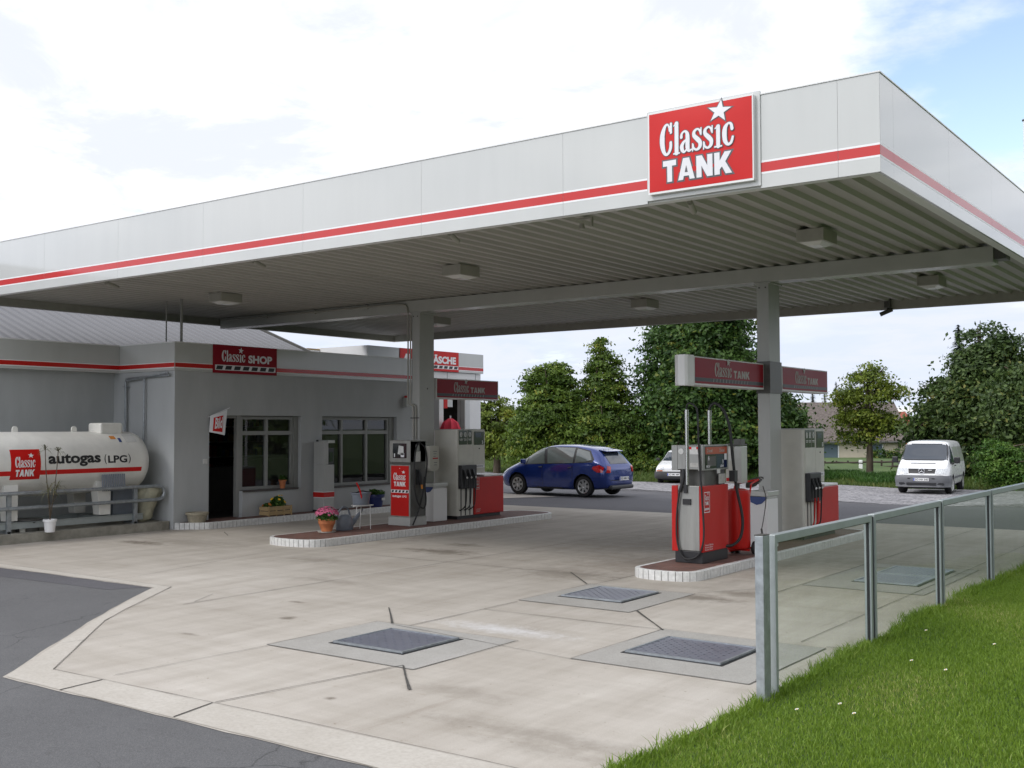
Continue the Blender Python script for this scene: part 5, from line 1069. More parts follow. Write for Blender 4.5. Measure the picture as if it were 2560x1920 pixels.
# things on the walkway
t = thing('stone_bowl', 'empty round stone planter bowl left of the shop door', 'planter', (-18.3, 14.2, .136)); m = MB(); m.lathe([(.17, 0), (.205, .14), (.23, .15), (.23, .20), (.20, .20), (.18, .12), (.02, .10)], n=28); m.build('bowl', 'stone', t, smooth=40)
def flowers(name, parent, cx, cy, cz, rx, ry, rz, nl, nf, fmat, s=.03, leafm='weed'):
    vs = []; 
    n = nl; d = RNG.normal(size=(n, 3)); d /= np.linalg.norm(d, axis=1)[:, None]; d[:, 2] = np.abs(d[:, 2])*.9-.1; p = d*np.array([rx, ry, rz])*RNG.uniform(.5, 1, (n, 1)) + [cx, cy, cz]
    a = RNG.normal(size=(n, 3)); a /= np.linalg.norm(a, axis=1)[:, None]; b = np.cross(a, RNG.normal(size=(n, 3))); b /= np.linalg.norm(b, axis=1)[:, None]; k = s*1.3
    V = np.stack([p-a*k, p-b*k*.5, p+a*k, p+b*k*.5], 1).reshape(-1, 3); F = np.arange(n*4).reshape(-1, 4)
    me = npmesh('leaves', V, F, [M[leafm]], RNG.random(n)); o = bpy.data.objects.new('leaves', me); C.objects.link(o); o.parent = parent
    m = MB()
    for i in range(nf):
        a = random.uniform(0, 6.28); e = math.asin(random.uniform(.02, 1)); x, y, z = cx+rx*math.cos(a)*math.cos(e), cy+ry*math.sin(a)*math.cos(e), cz+rz*math.sin(e); nrm = Vector((math.cos(a)*math.cos(e), math.sin(a)*math.cos(e), .4+math.sin(e))).normalized()
        u = nrm.orthogonal().normalized(); w = nrm.cross(u); c = Vector((x, y, z)); r = s*random.uniform(.8, 1.3); q = [c + (u*math.cos(t_)+w*math.sin(t_))*r + nrm*r*.25 for t_ in [2*math.pi*j/8 for j in range(8)]]
        m.add([c + nrm*r*.5] + q + [c-nrm*r*.3], [(0, j+1, (j+1) % 8+1) for j in range(8)] + [(9, (j+1) % 8+1, j+1) for j in range(8)])
    m.build('blossoms', fmat, parent)
t = thing('flower_crate', 'pale wooden crate planted with yellow and orange flowers beside the door', 'flower box', (-18.28, 16.28, .136))
m = MB()
for z in (.02, .12): m.box(-.14, .14, -.34, -.32, z, z+.085); m.box(.12, .14, -.318, .318, z, z+.085); m.box(-.14, -.12, -.318, .318, z, z+.085); m.box(-.14, .14, .32, .34, z, z+.085)
for y in (-.33, .31, -.12, .1): m.box(.141, .155, y, y+.035, 0, .215)
m.build('crate', 'wood', t); m = MB(); m.box(-.118, .118, -.316, .316, .03, .19); m.build('soil', 'joint', t)
flowers('f', t, 0, .06, .22, .14, .20, .24, 420, 7, 'yellow', .035); flowers('g', t, 0, -.25, .20, .10, .09, .10, 120, 5, 'orange', .03)
t = pot('windowsill_pot', 'small terracotta pot on the dark sill of the left shop window', 'plant pot', (XW-.03, 16.72, .70), .055, .075, .19, 'terracotta')
flowers('h', t, 0, 0, .19, .09, .10, .14, 60, 0, 'yellow', .03)
t = pot('blue_planter', 'dark blue plastic planter with grassy leaves by the shop wall', 'planter', (-18.26, 19.45, .136), .15, .20, .30, 'plasticblue')
m = MB(); fn = fX(.20); quad(m, fn, -.02, .10, .16, .22, .012); m.build('label', 'label', t); flowers('k', t, 0, 0, .30, .22, .24, .16, 200, 0, 'yellow', .035)
# things on the left island
t = thing('flower_pot', 'terracotta pot of pink flowers at the end of the left island', 'flower pot', (-14.56, 14.20, .13))
m = MB(); m.lathe([(.145, 0), (.165, .012), (.165, .02), (.14, .015)], n=24); m.build('saucer', 'cream', t, smooth=40)
m = MB(); m.lathe([(.095, .02), (.115, .08), (.145, .155), (.150, .16), (.165, .255), (.15, .255), (.14, .22)], n=28); m.build('pot', 'terracotta', t, smooth=35)
flowers('fl', t, 0, 0, .25, .20, .20, .12, 420, 0, 'pink', .026, 'weed'); flowers('fl2', t, 0, 0, .32, .21, .21, .15, 60, 210, 'pink', .019, 'weed')
t = thing('watering_can', 'grey plastic watering can standing behind the pot of pink flowers', 'watering can', (-14.60, 14.70, .13), R(4))
m = MB(); m.lathe([(.15, 0), (.165, .02), (.15, .20), (.11, .27), (.06, .29)], n=24, sy=1.25, sx=.8); m.build('body', 'plasticgrey', t, smooth=50)
m = MB(); m.tube([(.0, .12, .06), (.0, .28, .16), (.0, .42, .27), (.0, .52, .36)], lambda s: .05*(1-s)+.014, 10); m.build('spout', 'plasticgrey', t, smooth=50)
m = MB(); m.tube([(0, -.14, .10), (0, -.20, .28), (0, -.08, .42), (0, .08, .40), (0, .16, .24)], .018, 8); m.build('handle', 'plasticgrey', t, smooth=50)
t = thing('bucket_stand', 'thin white metal stand carrying the grey bucket', 'stand', (-14.36, 15.02, .13))
m = MB(); m.tube([(0, .13, 0), (0, .12, .44)], .007, 6, smooth=False); m.tube([(-.05, -.20, .30), (-.05, -.19, .44)], .007, 6, smooth=False); m.tube([(-.25, .1, 0), (-.2, .08, .44)], .010, 6, smooth=False); m.tube([(0, -.34, .45), (0, .20, .45)], .012, 6, smooth=False); m.tube([(-.22, -.15, .45), (-.22, .16, .45)], .010, 6, smooth=False); m.tube([(0, -.12, .45), (-.22, -.12, .45)], .007, 6, smooth=False); m.tube([(0, .14, .45), (-.22, .14, .45)], .007, 6, smooth=False); m.build('frame', 'label', t)
t = thing('water_bucket', 'grey plastic wash bucket with a red handled squeegee on the white stand', 'bucket', (-14.50, 15.03, .595))
m = MB(); m.lathe([(.15, 0), (.185, .20), (.20, .205), (.20, .225), (.175, .225), (.14, .02)], n=28); m.build('bucket', 'plasticgrey', t, smooth=40)
m = MB(); m.tube([(.12, -.10, .12), (.14, -.17, .28), (.14, -.26, .42)], .015, 8); m.build('squeegee_handle', 'redgloss', t, smooth=40)
m = MB(); m.tube([(.0, -.15, .22), (.03, -.02, .255), (.05, .1, .24), (.07, .16, .23)], .012, 6); m.build('squeegee', 'black', t)

# ------------------------------------------------------------------ glass fence
t = thing('glass_fence', 'galvanised fence with framed glass panels along the lawn', 'fence', (-3.28, 7.7, 0))
m = MB(); m.box(-.032, .036, -.10, .02, -.02, 1.235); m.build('end_post', 'galv', t, bevel=.004)
m = MB(); m.box(-.034, .038, -.102, .022, 1.236, 1.242); m.build('post_cap', 'darkgrey', t)
YP = [.105, 2.46, 4.83, 7.21, 9.60, 12.0]
for i, (a, b) in enumerate(zip(YP, YP[1:])):
    a += .035; b -= .035
    m = MB(); m.box(-.035, .03, a, a+.045, -.02, 1.225); m.box(-.035, .03, b-.045, b, -.02, 1.225); m.box(-.035, .03, a+.046, b-.046, 1.162, 1.225); m.box(-.03, .02, a+.056, b-.056, -.05, -.012); o = m.build('frame', 'galv2', t, bevel=.004)
    m = MB(); m.add([(0, a+.04, .0), (0, b-.04, .0), (0, b-.04, 1.165), (0, a+.04, 1.165)], [(0,1,2,3)]); m.build('pane', 'fglass', o)
    m = MB(); m.box(-.025, .018, b+.003, b+.067, 0, 1.205); m.box(-.012, .012, a+.046, a+.052, .0, 1.161); m.box(-.012, .012, b-.052, b-.046, .0, 1.161); m.box(-.012, .012, a+.052, b-.052, 1.155, 1.161); m.build('seal', 'rubber', o)
# flagpole beyond the canopy
t = thing('flagpole', 'white flagpole with a flat cap beyond the right edge of the canopy', 'flagpole', (-5.06, 27.30, 0))
m = MB(); m.cyl((0,0,0), (0,0,9.15), .05, .042, n=14); m.build('pole', 'panelw', t, smooth=40)
m = MB(); m.cyl((0,0,9.16), (0,0,9.19), .065, n=14); m.build('cap', 'darkgrey', t)

# ------------------------------------------------------------------ vehicles (local: +x forward, +y left, z up)
def lerp_st(st, x):
    for a, b in zip(st, st[1:]):
        if a[0] <= x <= b[0]:
            t = (x-a[0])/(b[0]-a[0]); return [p + (q-p)*t for p, q in zip(a, b)]
    return st[0] if x < st[0][0] else st[-1]
def car_body(name, st, wheels, wr, paint, parent, glassz=True, sub=2):
    """st rows: x, z_bottom, z_belt, z_top, w_sill, w_mid, w_belt, w_top"""
    bm = bmesh.new(); rings = []
    for x, zb, zw, zt, ws, wm, wb_, wt in st:
        zt = max(zt, zw+.01)
        pts = [(ws*.55, zb), (ws*.93, zb+.01), (ws, zb+.07), (wm, zb+(zw-zb)*.45), (wm*.995, zb+(zw-zb)*.78), (wb_, zw), (wb_+(wt-wb_)*.5, zw+(zt-zw)*.52), (wt, zw+(zt-zw)*.90), (wt*.86, zt-.012*(zt>zw+.1)), (wt*.45, zt+.008)]
        ring = [bm.verts.new((x, y, z)) for y, z in pts] + [bm.verts.new((x, -y, z)) for y, z in pts[::-1]]; rings.append(ring)
    n = len(rings[0])
    for a, b in zip(rings, rings[1:]):
        for i in range(n): bm.faces.new((a[i], a[(i+1) % n], b[(i+1) % n], b[i]))
    for r_ in (rings[0], rings[-1]):
        h = n//2
        for i in range(h-1): bm.faces.new((r_[i], r_[i+1], r_[n-2-i], r_[n-1-i]))
    bmesh.ops.recalc_face_normals(bm, faces=bm.faces)
    me = bpy.data.meshes.new(name); bm.to_mesh(me); bm.free(); me.materials.append(M[paint]); o = bpy.data.objects.new(name, me); C.objects.link(o)
    s_ = o.modifiers.new('s', 'SUBSURF'); s_.levels = sub; s_.render_levels = sub
    cut = MB()
    for wx, wy in wheels:
        cut.cyl((wx, wy-.14 if wy > 0 else wy+.14, wr*1.0), (wx, wy+.5 if wy > 0 else wy-.5, wr*1.0), wr*1.17, n=32)
    cut.box(-9, 9, -3, 3, -1, -.5)
    co_ = cut.build('cut', 'black'); b = o.modifiers.new('b', 'BOOLEAN'); b.object = co_; b.operation = 'DIFFERENCE'; b.solver = 'EXACT'
    try: b.material_mode = 'TRANSFER'
    except Exception: pass
    dg = bpy.context.evaluated_depsgraph_get(); dg.update(); ev = o.evaluated_get(dg); m2 = bpy.data.meshes.new_from_object(ev)
    m2.polygons.foreach_set('use_smooth', [True]*len(m2.polygons)); m2.set_sharp_from_angle(angle=R(38))
    bpy.data.objects.remove(o); bpy.data.objects.remove(co_)
    o = bpy.data.objects.new(name, m2); C.objects.link(o); o.parent = parent
    bm = bmesh.new(); bm.from_mesh(m2); tree = BVHTree.FromBMesh(bm); bm.free(); return o, tree
def decal(tree, poly, frm, off, mt, name, parent, cuts=3, mi=None, flip=False):
    """poly in the two coordinates seen from side frm ('L','R','F','B'), draped on the body"""
    from mathutils.geometry import tessellate_polygon
    bm = bmesh.new(); vs = [bm.verts.new((a, b, 0)) for a, b in poly]; f = bm.faces.new(vs); bmesh.ops.triangulate(bm, faces=[f])
    for _ in range(cuts): bmesh.ops.subdivide_edges(bm, edges=[e for e in bm.edges if e.calc_length() > .09], cuts=1, use_grid_fill=False); bmesh.ops.triangulate(bm, faces=[f for f in bm.faces if len(f.verts) > 3])
    for v in bm.verts:
        a, b = v.co.x, v.co.y
        if frm in 'LR': s_ = 1 if frm == 'L' else -1; o_ = Vector((a, 3*s_, b)); d = Vector((0, -s_, 0))
        elif frm in 'FB': s_ = 1 if frm == 'F' else -1; o_ = Vector((5*s_, a, b)); d = Vector((-s_, 0, 0))
        else: o_ = Vector((a, b, 4)); d = Vector((0, 0, -1))
        h = tree.ray_cast(o_, d)
        if h[0] is None: h = tree.find_nearest(o_ + d*2.2); 
        nn = h[1]; nn = nn if nn.dot(d) < 0 else -nn
        v.co = h[0] + nn*off
    me = bpy.data.meshes.new(name); bmesh.ops.recalc_face_normals(bm, faces=bm.faces); bm.to_mesh(me); bm.free()
    me.polygons.foreach_set('use_smooth', [True]*len(me.polygons)); me.materials.append(M[mt]); o = bpy.data.objects.new(name, me); C.objects.link(o); o.parent = parent; return o
def wheel(parent, x, y, r, w, cap='hubcap', spokes=7, steer=0):
    s_ = 1 if y > 0 else -1; t = MB(); t.lathe([(r*.62, -w/2), (r*.93, -w/2), (r, -w*.3), (r, w*.3), (r*.93, w/2), (r*.66, w/2), (r*.63, w*.3), (r*.63, -w*.3), (r*.62, -w/2)], n=32, caps=False)
    t.v = [(a, c*s_, b) for a, b, c in t.v]; o = t.build('wheel', 'rubber', parent, smooth=40); o.location = (x, y, r); o.rotation_euler = (0, 0, steer)
    m = MB(); m.lathe([(.01, w*.30), (r*.14, w*.44), (r*.30, w*.40), (r*.58, w*.44), (r*.655, w*.49), (r*.655, w*.2), (.01, w*.2)], n=32)
    m.v = [(a, c*s_, b) for a, b, c in m.v]; h = m.build('rim', cap, o, smooth=40)
    m = MB()
    for k in range(spokes):
        a = 2*math.pi*k/spokes; ca, sa = math.cos(a), math.sin(a); q = []
        for rr, hw in ((r*.30, .035*r), (r*.56, .12*r)):
            for sg in (-1, 1): q.append((ca*rr - sa*hw*sg, (w*.41+(.04*w if rr > r*.4 else 0)+.006)*s_, sa*rr + ca*hw*sg))
        m.add([q[0], q[1], q[3], q[2]], [(0,1,2,3)])
    if spokes: m.build('rim_holes', 'black', o)
    return o
def plate(parent, pos, rz, s, w=.52, frm=1):
    m = MB(); fn = lambda a, b, h: (h*frm, (-a if frm < 0 else a) , b); m = MB(); slab(m, fn, -w/2, w/2, -.055, .055, 0, .008, 0); quad(m, fn, -w/2+.004, -w/2+.045, -.05, .05, .0085, 1); text(m, fn, s, -w/2+.065, -.035, w-.09, .07, .0095, .02, 2)
    o = m.build('number_plate', ['white', 'eublue', 'black'], parent); o.location = pos; o.rotation_euler = (0, 0, rz); return o

# blue hatchback
V = thing('blue_hatchback', 'metallic blue five door hatchback parked on the asphalt beyond the pumps', 'car', (-18.34, 27.98, 0), R(178), 'cars parked behind the station'); V.scale = (.945, .96, .97)
K_ = 1.0
st = [(x*K_, *r) for x, *r in [
 (-2.14, .42, .80, .82, .60, .66, .62, .50), (-2.08, .28, .90, .96, .74, .80, .76, .62), (-1.95, .24, 1.00, 1.14, .80, .86, .82, .58), (-1.72, .22, 1.04, 1.41, .84, .885, .84, .57), (-1.40, .20, 1.03, 1.50, .84, .90, .855, .60),
 (-.9, .19, 1.00, 1.56, .85, .895, .86, .63), (-.3, .19, .97, 1.585, .85, .89, .86, .64), (.25, .19, .945, 1.55, .85, .89, .855, .62), (.62, .19, .93, 1.43, .85, .89, .85, .60), (1.0, .19, .925, 1.22, .85, .895, .85, .62), (1.35, .20, .91, 1.02, .85, .90, .84, .66),
 (1.65, .20, .84, .90, .82, .88, .80, .66), (1.92, .22, .72, .78, .74, .82, .74, .60), (2.07, .27, .62, .68, .62, .70, .64, .50), (2.14, .36, .54, .58, .46, .54, .48, .36)]]
WHb = [(1.30*K_, .76), (1.30*K_, -.76), (-1.29*K_, .76), (-1.29*K_, -.76)]
body, tr = car_body('body', st, WHb, .325, 'carblue', V)
for x, y in WHb: wheel(V, x, y, .325, .21, 'hubcap', 7)
def side_dec(V, tr, polys, off, mt, name, sides='L', cuts=3):
    for s_ in sides:
        for p in polys: decal(tr, p, s_, off, mt, name, V, cuts)
fwin = [(1.28, .95), (.30, .985), (.44, 1.45), (.62, 1.40), (.95, 1.21)]
side_dec(V, tr, [[(1.34, .93), (-1.60, 1.045), (-1.64, 1.14), (-1.42, 1.40), (-.9, 1.50), (-.1, 1.515), (.45, 1.485), (.75, 1.36), (1.05, 1.18)]], .004, 'black', 'window_trim', 'LR')
for s_ in 'LR':
    for p in ([(1.24, .955), (.98, .965), (.98, 1.17), (1.05, 1.13)], [(.93, .965), (.22, .99), (.36, 1.465), (.48, 1.45), (.70, 1.35), (.93, 1.21)], [(.10, .995), (-.88, 1.02), (-.86, 1.475), (-.1, 1.49), (.24, 1.475)], [(-.96, 1.03), (-1.30, 1.06), (-1.56, 1.13), (-1.40, 1.36), (-.94, 1.46)]):
        decal(tr, p, s_, .010, 'carglass', 'side_window', V)
decal(tr, [(-.50, 1.0), (.50, 1.0), (.49, 1.30), (.44, 1.38), (-.44, 1.38), (-.49, 1.30)], 'B', .008, 'carglassb', 'rear_window', V)
decal(tr, [(-.60, 1.02), (.60, 1.02), (.53, 1.42), (.40, 1.50), (-.40, 1.50), (-.53, 1.42)], 'F', .008, 'carglassb', 'windscreen', V)
m = MB(); m.box(-1.90, -1.62, -.50, .50, 1.435, 1.455); m.v = [(x, y*(1+(x+1.62)*.25), z+(x+1.62)*.17-.9*(y*.3)**2) for x, y, z in m.v]; m.build('roof_spoiler', 'carblue', V, bevel=.015)
for s_, yy in ((1, .0), (-1, .0)):
    decal(tr, [(-1.86, .97), (-1.66, .93), (-1.62, .86), (-1.78, .76), (-1.98, .75), (-2.02, .90)], 'L' if s_ > 0 else 'R', .010, 'taillamp', 'tail_light', V, 2)
decal(tr, [(.78, .74), (.60, .74), (.56, .92), (.70, .95)], 'B', .012, 'taillamp', 'tail_light', V, 2); decal(tr, [(-.78, .74), (-.60, .74), (-.56, .92), (-.70, .95)], 'B', .012, 'taillamp', 'tail_light', V, 2)
for sg in 'LR': decal(tr, [(2.02, .60), (1.80, .72), (1.66, .80), (1.80, .80), (2.0, .70)], sg, .010, 'lamp', 'headlight', V, 2)
for sg in 'LR':
    decal(tr, [(.30, .23), (.295, .98), (.288, .98), (.29, .23)], sg, .004, 'black', 'door_gap', V, 3); decal(tr, [(-.87, .55), (-.90, 1.02), (-.907, 1.02), (-.88, .55)], sg, .004, 'black', 'door_gap', V, 3)
    decal(tr, [(1.0, .19), (1.0, .27), (-.93, .27), (-.93, .19)], sg, .008, 'dbumper', 'sill', V, 2)
    sy = 1 if sg == 'L' else -1
    for x in (.42, -.72):
        m = MB(); m.cyl((x, sy*.895, .88), (x-.13, sy*.895, .89), .016, n=8); m.lathe([(.05, 0), (.05, .004)], (0,0,0), 4); o = m.build('door_handle', 'dbumper', V, smooth=40)
    m = MB(); m.box(.93, 1.04, sy*.88, sy*1.06, .98, 1.12); m.box(.98, 1.05, sy*.84, sy*.90, .95, 1.0); m.build('wing_mirror', 'carblue', V, bevel=.03)
m = MB(); m.box(-2.20, -1.98, -.62, .62, .24, .36); m.build('rear_bumper', 'dbumper', V, bevel=.04)
decal(tr, [(-.62, .50), (.62, .50), (.60, .52), (-.60, .52)], 'B', .006, 'black', 'bumper_line', V, 2)
plate(V, (-2.235, 0, .56), 0, 'SO MV 4', frm=-1)
m = MB(); m.cyl((-1.5, 0, 1.52), (-1.62, 0, 1.62), .008, n=6); m.build('aerial', 'black', V)

# white van
V = thing('white_van', 'white panel van with grey bumper parked on gravel by the bushes', 'van', (-10.55, 39.4, -.215), R(-83.3), 'cars parked behind the station')
V.scale = (.93, .93, .93)
st = [(-2.33, .48, 1.05, 1.70, .78, .86, .84, .66), (-2.27, .33, 1.06, 1.86, .86, .925, .90, .72), (-2.0, .30, 1.06, 1.90, .90, .94, .915, .76), (-1.0, .28, 1.06, 1.91, .90, .94, .92, .775), (.2, .28, 1.06, 1.91, .90, .94, .92, .775), (.70, .28, 1.06, 1.895, .90, .94, .92, .76), (.95, .28, 1.06, 1.84, .90, .94, .915, .74),
 (1.25, .28, 1.06, 1.56, .90, .94, .91, .76), (1.56, .28, 1.06, 1.24, .90, .94, .895, .80), (1.75, .28, 1.03, 1.15, .90, .93, .87, .80), (2.08, .28, .90, 1.00, .88, .915, .85, .78), (2.24, .30, .74, .83, .84, .875, .83, .76), (2.30, .34, .60, .66, .78, .82, .79, .70)]
WHv = [(1.33, .80), (1.33, -.80), (-1.62, .80), (-1.62, -.80)]
body, tr = car_body('body', st, WHv, .33, 'carwhite', V)
for x, y in WHv: wheel(V, x, y, .33, .22, 'hubcap', 0, R(-6) if x > 0 else 0)
decal(tr, [(-.80, 1.20), (.80, 1.20), (.73, 1.72), (.66, 1.80), (-.66, 1.80), (-.73, 1.72)], 'F', .006, 'black', 'windscreen_trim', V)
decal(tr, [(-.76, 1.225), (.76, 1.225), (.69, 1.71), (.62, 1.765), (-.62, 1.765), (-.69, 1.71)], 'F', .012, 'carglassb', 'windscreen', V)
for sg in 'LR':
    decal(tr, [(1.58, 1.08), (.78, 1.10), (.84, 1.72), (1.02, 1.70), (1.40, 1.32)], sg, .008, 'carglassb', 'side_window', V)
    for p in ([(.62, 1.12), (-.55, 1.12), (-.55, 1.68), (.62, 1.68)], [(-.68, 1.12), (-2.0, 1.12), (-1.95, 1.66), (-.68, 1.68)]): decal(tr, p, sg, .006, 'panel', 'pressed_panel', V)
    decal(tr, [(.95, .55), (.95, .62), (-1.2, .62), (-1.2, .55)], sg, .014, 'bumper', 'rub_strip', V); decal(tr, [(.70, .36), (.70, 1.75), (.692, 1.75), (.692, .36)], sg, .005, 'bumper', 'door_gap', V)
    sy = 1 if sg == 'L' else -1
    m = MB(); m.box(1.22, 1.36, sy*.97, sy*1.17, 1.10, 1.33); m.box(1.26, 1.40, sy*.88, sy*.98, 1.06, 1.13); m.build('wing_mirror', 'black', V, bevel=.035)
    m = MB(); m.box(.78, .94, sy*.935, sy*.97, 1.0, 1.03); m.build('door_handle', 'black', V)
    decal(tr, [(sy*.50, .93), (sy*.46, .735), (sy*.82, .735), (sy*.845, .93)], 'F', .012, 'lamp', 'headlight', V, 2)
decal(tr, [(-.47, .915), (.47, .915), (.44, .755), (-.44, .755)], 'F', .010, 'black', 'grille', V)
decal(tr, [(-.42, 1.115), (.42, 1.115), (.42, 1.09), (-.42, 1.09)], 'F', .008, 'bumper', 'bonnet_slot', V)
m = MB()
for i in range(24): a, b = R(15*i), R(15*i+15); m.cyl((2.30, .10*math.cos(a), .835+.10*math.sin(a)), (2.30, .10*math.cos(b), .835+.10*math.sin(b)), .012, n=6)
for a in (90, 210, 330): m.cyl((2.30, 0, .835), (2.30, .095*math.cos(R(a)), .835+.095*math.sin(R(a))), .014, .004, n=6)
m.v = [(x-.02, y, z) for x, y, z in m.v]; m.build('emblem', 'chrome', V); m = MB(); m.box(2.24, 2.265, .22, .34, .86, .885); m.build('badge', 'white', V)
m = MB(); path = [(1.72, .955), (2.0, .95), (2.22, .90), (2.38, .70), (2.43, .35), (2.44, 0)]; path = path + [(a, -b) for a, b in path[::-1][1:]]
P = [Vector((a, b, 0)) for a, b in path]; P = catmull(P, 4); prof = [(0, .28), (-.02, .31), (.0, .44), (.012, .58), (-.03, .68), (-.10, .695)]; vs = []
for i, p in enumerate(P):
    d = (P[min(i+1, len(P)-1)]-P[max(0, i-1)]).normalized(); n_ = Vector((-d.y, d.x, 0)); n_ = n_ if n_.dot(p) > 0 else -n_
    for o_, z in prof: vs.append((p.x+n_.x*o_, p.y+n_.y*o_, z))
k = len(prof); m.add(vs, [(i*k+j, i*k+j+1, (i+1)*k+j+1, (i+1)*k+j) for i in range(len(P)-1) for j in range(k-1)]); m.build('bumper', 'bumper', V, smooth=50)
m = MB(); m.box(2.425, 2.447, -.50, .50, .355, .43); m.box(2.40, 2.44, .28, .46, .56, .60); m.box(2.40, 2.44, -.46, -.28, .56, .60)
for s_ in (-1, 1): m.box(2.34, 2.405, s_*.54, s_*.76, .37, .43)
m.build('air_intake', 'black', V); plate(V, (2.452, 0, .545), 0, 'SO HA 545', frm=1)
for y0, y1 in ((-.62, -.10), (.06, .62)):
    m = MB(); m.tube([(1.57, y0+.05, 1.225), (1.50, (y0+y1)/2, 1.29), (1.53, y1, 1.255)], .009, 6); m.build('wiper', 'black', V)
m = MB(); m.box(-2.2, 1.9, -.7, .7, .2, .3); m.build('underbody', 'black', V)

# old white hatchback and dark blue car half hidden behind the pumps
def small_car(name, label, loc, rz, paint, bump, K, pl, old):
    V = thing(name, label, 'car', loc, rz, 'cars parked behind the station'); V.scale = (K, K, K)
    st = [(-1.95, .45, .80, .82, .62, .66, .64, .55), (-1.88, .28, .88, .92, .76, .80, .78, .64), (-1.6, .22, .90, 1.25, .80, .83, .80, .58), (-1.1, .20, .90, 1.36, .80, .83, .80, .60), (0, .20, .88, 1.39, .80, .83, .80, .62), (.35, .20, .88, 1.35, .80, .83, .80, .60), (.70, .20, .88, 1.14, .80, .83, .79, .62),
          (1.05, .20, .87, .93, .80, .83, .77, .68), (1.5, .20, .80, .85, .79, .82, .76, .66), (1.88, .24, .70, .74, .76, .79, .75, .62), (1.96, .30, .60, .64, .70, .74, .71, .60)]
    wh = [(1.22, .72), (1.22, -.72), (-1.22, .72), (-1.22, -.72)]
    b, tr = car_body('body', st, wh, .28, paint, V)
    for x, y in wh: wheel(V, x, y, .28, .18, 'hubcap', 5)
    decal(tr, [(-.66, .93), (.66, .93), (.56, 1.27), (-.56, 1.27)], 'F', .01, 'carglassb', 'windscreen', V)
    for sg in 'LR': decal(tr, [(.95, .92), (-1.4, .93), (-1.2, 1.25), (.25, 1.30), (.45, 1.22)], sg, .01, 'carglassb', 'side_window', V)
    for s_ in (-1, 1):
        decal(tr, [(s_*.42, .70), (s_*.42, .58), (s_*.69, .58), (s_*.69, .69)], 'F', .012, 'lamp', 'headlight', V, 2)
        if old: decal(tr, [(s_*.48, .565), (s_*.48, .53), (s_*.73, .53), (s_*.73, .565)], 'F', .014, 'amber', 'indicator', V, 2)
        m = MB(); m.box(.80, .88, s_*.84, s_*.98, .93, 1.04); m.build('wing_mirror', 'black' if old else paint, V, bevel=.02)
    if not old:
        for s_ in (-1, 1): m = MB(); m.tube([(1.985, s_*.04, .70), (1.99, s_*.06, .58), (1.985, s_*.20, .56), (1.97, s_*.22, .69), (1.985, s_*.04, .70)], .014, 6); m.build('grille', 'chrome', V)
    m = MB(); path = [Vector(p) for p in [(1.50, .85, 0), (1.86, .83, 0), (2.02, .66, 0), (2.06, .3, 0), (2.06, -.3, 0), (2.02, -.66, 0), (1.86, -.83, 0), (1.50, -.85, 0)]]; P = catmull(path, 4); vs = []
    prof = [(-.04, .22), (.0, .25), (.015, .40), (.0, .50), (-.08, .52)]
    for i, p in enumerate(P):
        d = (P[min(i+1, len(P)-1)]-P[max(0, i-1)]).normalized(); n_ = Vector((-d.y, d.x, 0)); n_ = n_ if n_.dot(p) > 0 else -n_
        for o_, z in prof: vs.append((p.x+n_.x*o_, p.y+n_.y*o_, z))
    k = len(prof); m.add(vs, [(i*k+j, i*k+j+1, (i+1)*k+j+1, (i+1)*k+j) for i in range(len(P)-1) for j in range(k-1)]); m.build('bumper', bump, V, smooth=50)
    plate(V, (2.075, .0, .40), 0, pl, frm=1)
    m = MB(); m.box(-1.7, 1.6, -.6, .6, .14, .24); m.build('underbody', 'black', V)
small_car('white_hatchback', 'old white hatchback with dark bumper partly behind the diesel pump', (-21.35, 41.7, -.28), R(-74), 'carwhite', 'dbumper', 1.0, 'SO MV 489', True)
small_car('dark_car', 'dark blue car nearly hidden behind the right column', (-17.6, 43.9, -.31), R(-70), 'cardblue', 'cardblue', 1.0, 'SO K 71', False)

# ------------------------------------------------------------------ trees
def leaf_cloud(blobs, n, size, up=.35, hang=0, shell=.55, clump=0):
    """leaf faces spread through ellipsoid blobs (cx,cy,cz,rx,ry,rz,weight); clumped on sub branches so that gaps stay open"""
    B = np.array(blobs, float); B[:, 3:6] = np.maximum(B[:, 3:6]*.84-.14, .10) if clump not in (.9, .21) else B[:, 3:6]; vol = (B[:,3]*B[:,4]*B[:,5])**.67*B[:,6]; w = vol/vol.sum(); n = int(n*2.1); size *= .68; k = max(40, n//80); bi = RNG.choice(len(B), k, p=w)
    d = RNG.normal(size=(k, 3)); d /= np.linalg.norm(d, axis=1)[:, None]; r = np.where(RNG.random((k, 1)) < .22, RNG.random((k, 1))*shell, shell + (1-shell)*RNG.random((k, 1))**.5); c = B[bi, :3] + d*r*B[bi, 3:6]
    j = RNG.choice(k, n); spread = size*2.5 if not clump else clump
    loc = RNG.normal(size=(n, 3))*np.array([spread, spread, spread*.36])*(.55+.6*RNG.random(k))[j][:, None]; out = d[j]
    p = c[j] + loc + out*np.linalg.norm(loc[:, :2], axis=1)[:, None]*.25; p[:, 2] -= np.abs(loc[:, :2]).sum(1)*.25
    nrm = out*.55 + RNG.normal(size=(n, 3))*.55 + [0, 0, up]; nrm /= np.linalg.norm(nrm, axis=1)[:, None]
    a = np.cross(nrm, RNG.normal(size=(n, 3))); a /= np.linalg.norm(a, axis=1)[:, None]; b = np.cross(nrm, a); s = size*RNG.uniform(.6, 1.35, (n, 1))
    tip = p + a*s; V = np.stack([p-a*s*.9, p-b*s*.5-nrm*s*.12, tip, p+b*s*.5-nrm*s*.12], 1).reshape(-1, 3); F = np.arange(n*4).reshape(-1, 4)
    tone = np.clip(RNG.random(k)[j]**1.3*.72 + RNG.random(n)*.30, 0, 1); return V, F, tone
